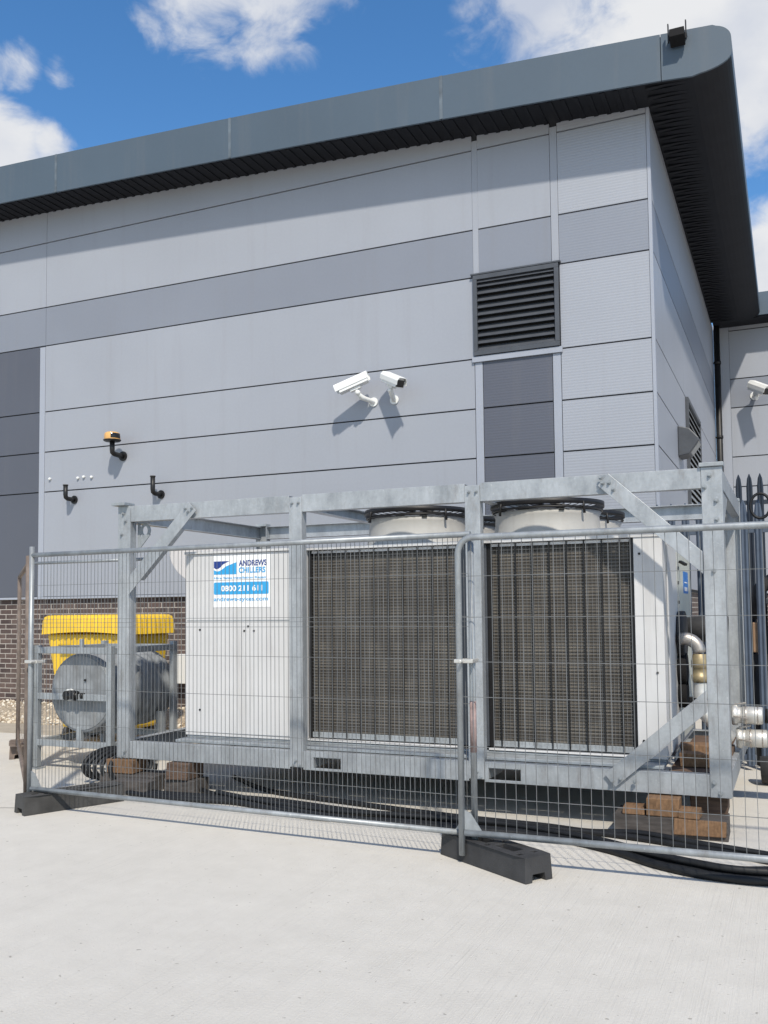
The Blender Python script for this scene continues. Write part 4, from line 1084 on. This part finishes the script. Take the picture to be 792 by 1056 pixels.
# ------------------------------------------------------------------ camera
f_px, yaw, pitch, roll = 960., -.412, .0575, -.0104
cy, sy = math.cos(yaw), math.sin(yaw); cp, sp2 = math.cos(pitch), math.sin(pitch); cr, sr = math.cos(roll), math.sin(roll)
r_ = Vector((cy,-sy,0)); f0 = Vector((sy,cy,0)); u0 = Vector((0,0,1))
fw = f0*cp + u0*sp2; up = u0*cp - f0*sp2
rr = r_*cr + up*sr; uu = up*cr - r_*sr
cam = bpy.data.cameras.new('camera'); co = bpy.data.objects.new('camera', cam); COL.objects.link(co)
mw = Matrix(((rr.x,uu.x,-fw.x,0),(rr.y,uu.y,-fw.y,0),(rr.z,uu.z,-fw.z,1.58),(0,0,0,1)))
co.matrix_world = mw
cam.sensor_fit = 'VERTICAL'; cam.sensor_height = 24; cam.lens = 24*f_px/1056; cam.shift_y = (574-528)/1056
cam.clip_start = .05; cam.clip_end = 2000
S.camera = co

# ------------------------------------------------------------------ light
trav = Vector((-.56, 1.0, -1.25)).normalized()
sun = bpy.data.lights.new('sun', 'SUN'); sun.energy = 4.4; sun.angle = rad(1.8); sun.color = (1,.925,.80)
so = bpy.data.objects.new('sun', sun); COL.objects.link(so); so.rotation_euler = trav.to_track_quat('-Z','Y').to_euler(); so.location = (5,-8,12)
el = math.asin(-trav.z); az = math.atan2(-trav.x, -trav.y)   # direction to sun, clockwise from +Y
w = bpy.data.worlds.new('World'); S.world = w; w.use_nodes = True; nt = w.node_tree
bg = nt.nodes['Background']; bg.inputs['Strength'].default_value = .10
sky = node(nt, 'ShaderNodeTexSky', sky_type='NISHITA'); sky.sun_disc = False; sky.sun_elevation = el; sky.sun_rotation = az
sky.altitude = 50; sky.air_density = 1.0; sky.dust_density = .4; sky.ozone_density = 2.5
hs = node(nt, 'ShaderNodeHueSaturation'); hs.inputs['Saturation'].default_value = 1.25; hs.inputs['Value'].default_value = 1.75
nt.links.new(sky.outputs[0], hs.inputs['Color'])
tc = node(nt, 'ShaderNodeTexCoord')
blobs = [((-.65,.59,.482),.030,.85),((-.62,.61,.487),.026,.7),((-.66,.62,.425),.052,1.1),((-.62,.65,.436),.028,.75),((-.596,.635,.49),.018,.55),
         ((-.47,.69,.562),.055,.9),((-.425,.715,.575),.065,.9),((-.458,.712,.535),.026,.6),((-.50,.67,.565),.035,.6),
         ((-.245,.79,.56),.028,.6),((-.165,.82,.555),.085,1.0),((-.185,.832,.522),.035,.6),((-.07,.84,.54),.12,1.2),((-.01,.87,.47),.075,1.1),((.0,.945,.33),.060,1.1),((.1,.93,.36),.09,1.2),((.06,.86,.5),.12,1.2),
         ((.5,.7,.5),.32,1.0),((-.95,.2,.35),.25,.9),((.3,-.8,.5),.42,1.0),((-.5,-.7,.5),.42,1.0),((.8,-.3,.5),.34,.9),((.1,.1,.98),.34,.85),((-.8,-.3,.5),.3,.9)]  # this row: unseen clouds added out of view to make ambient light less blue
acc = None
for (d, rd, amp) in blobs:
    d = Vector(d).normalized()
    dist = node(nt, 'ShaderNodeVectorMath', operation='DISTANCE'); nt.links.new(tc.outputs['Generated'], dist.inputs[0]); dist.inputs[1].default_value = d
    mr = node(nt, 'ShaderNodeMapRange'); mr.interpolation_type = 'SMOOTHSTEP'; nt.links.new(dist.outputs['Value'], mr.inputs['Value'])
    mr.inputs['From Min'].default_value = 0; mr.inputs['From Max'].default_value = rd*1.7; mr.inputs['To Min'].default_value = amp; mr.inputs['To Max'].default_value = 0
    if acc is None: acc = mr.outputs[0]
    else:
        mx = node(nt, 'ShaderNodeMath', operation='MAXIMUM'); nt.links.new(acc, mx.inputs[0]); nt.links.new(mr.outputs[0], mx.inputs[1]); acc = mx.outputs[0]
mp = node(nt, 'ShaderNodeMapping'); mp.inputs['Scale'].default_value = (1,1,1.5); nt.links.new(tc.outputs['Generated'], mp.inputs['Vector'])
nz = node(nt, 'ShaderNodeTexNoise'); nz.inputs['Scale'].default_value = 16; nz.inputs['Detail'].default_value = 10; nz.inputs['Roughness'].default_value = .58; nz.inputs['Distortion'].default_value = .35
nt.links.new(mp.outputs[0], nz.inputs['Vector'])
sb = node(nt, 'ShaderNodeMath', operation='SUBTRACT'); nt.links.new(nz.outputs['Fac'], sb.inputs[0]); sb.inputs[1].default_value = .5
ml = node(nt, 'ShaderNodeMath', operation='MULTIPLY_ADD'); nt.links.new(sb.outputs[0], ml.inputs[0]); ml.inputs[1].default_value = 1.7; nt.links.new(acc, ml.inputs[2])
dn = node(nt, 'ShaderNodeMapRange'); dn.interpolation_type = 'SMOOTHSTEP'; nt.links.new(ml.outputs[0], dn.inputs['Value'])
dn.inputs['From Min'].default_value = .30; dn.inputs['From Max'].default_value = .95
n3 = node(nt, 'ShaderNodeTexNoise'); n3.inputs['Scale'].default_value = 7; n3.inputs['Detail'].default_value = 6; nt.links.new(mp.outputs[0], n3.inputs['Vector'])
cc = node(nt, 'ShaderNodeValToRGB'); e = cc.color_ramp.elements; e[0].position = .35; e[0].color = (5.6,6.1,7.2,1); e[1].position = .62; e[1].color = (8.2,8.3,8.5,1)
nt.links.new(n3.outputs['Fac'], cc.inputs['Fac'])
fin = mixc(nt, dn.outputs[0], hs.outputs['Color'], cc.outputs['Color'])
nt.links.new(fin, bg.inputs['Color'])

S.view_settings.view_transform = 'Standard'; S.view_settings.look = 'None'; S.view_settings.gamma = 1; S.view_settings.exposure = 0
S.render.engine = 'CYCLES'
S.render.resolution_x = 768; S.render.resolution_y = 1024
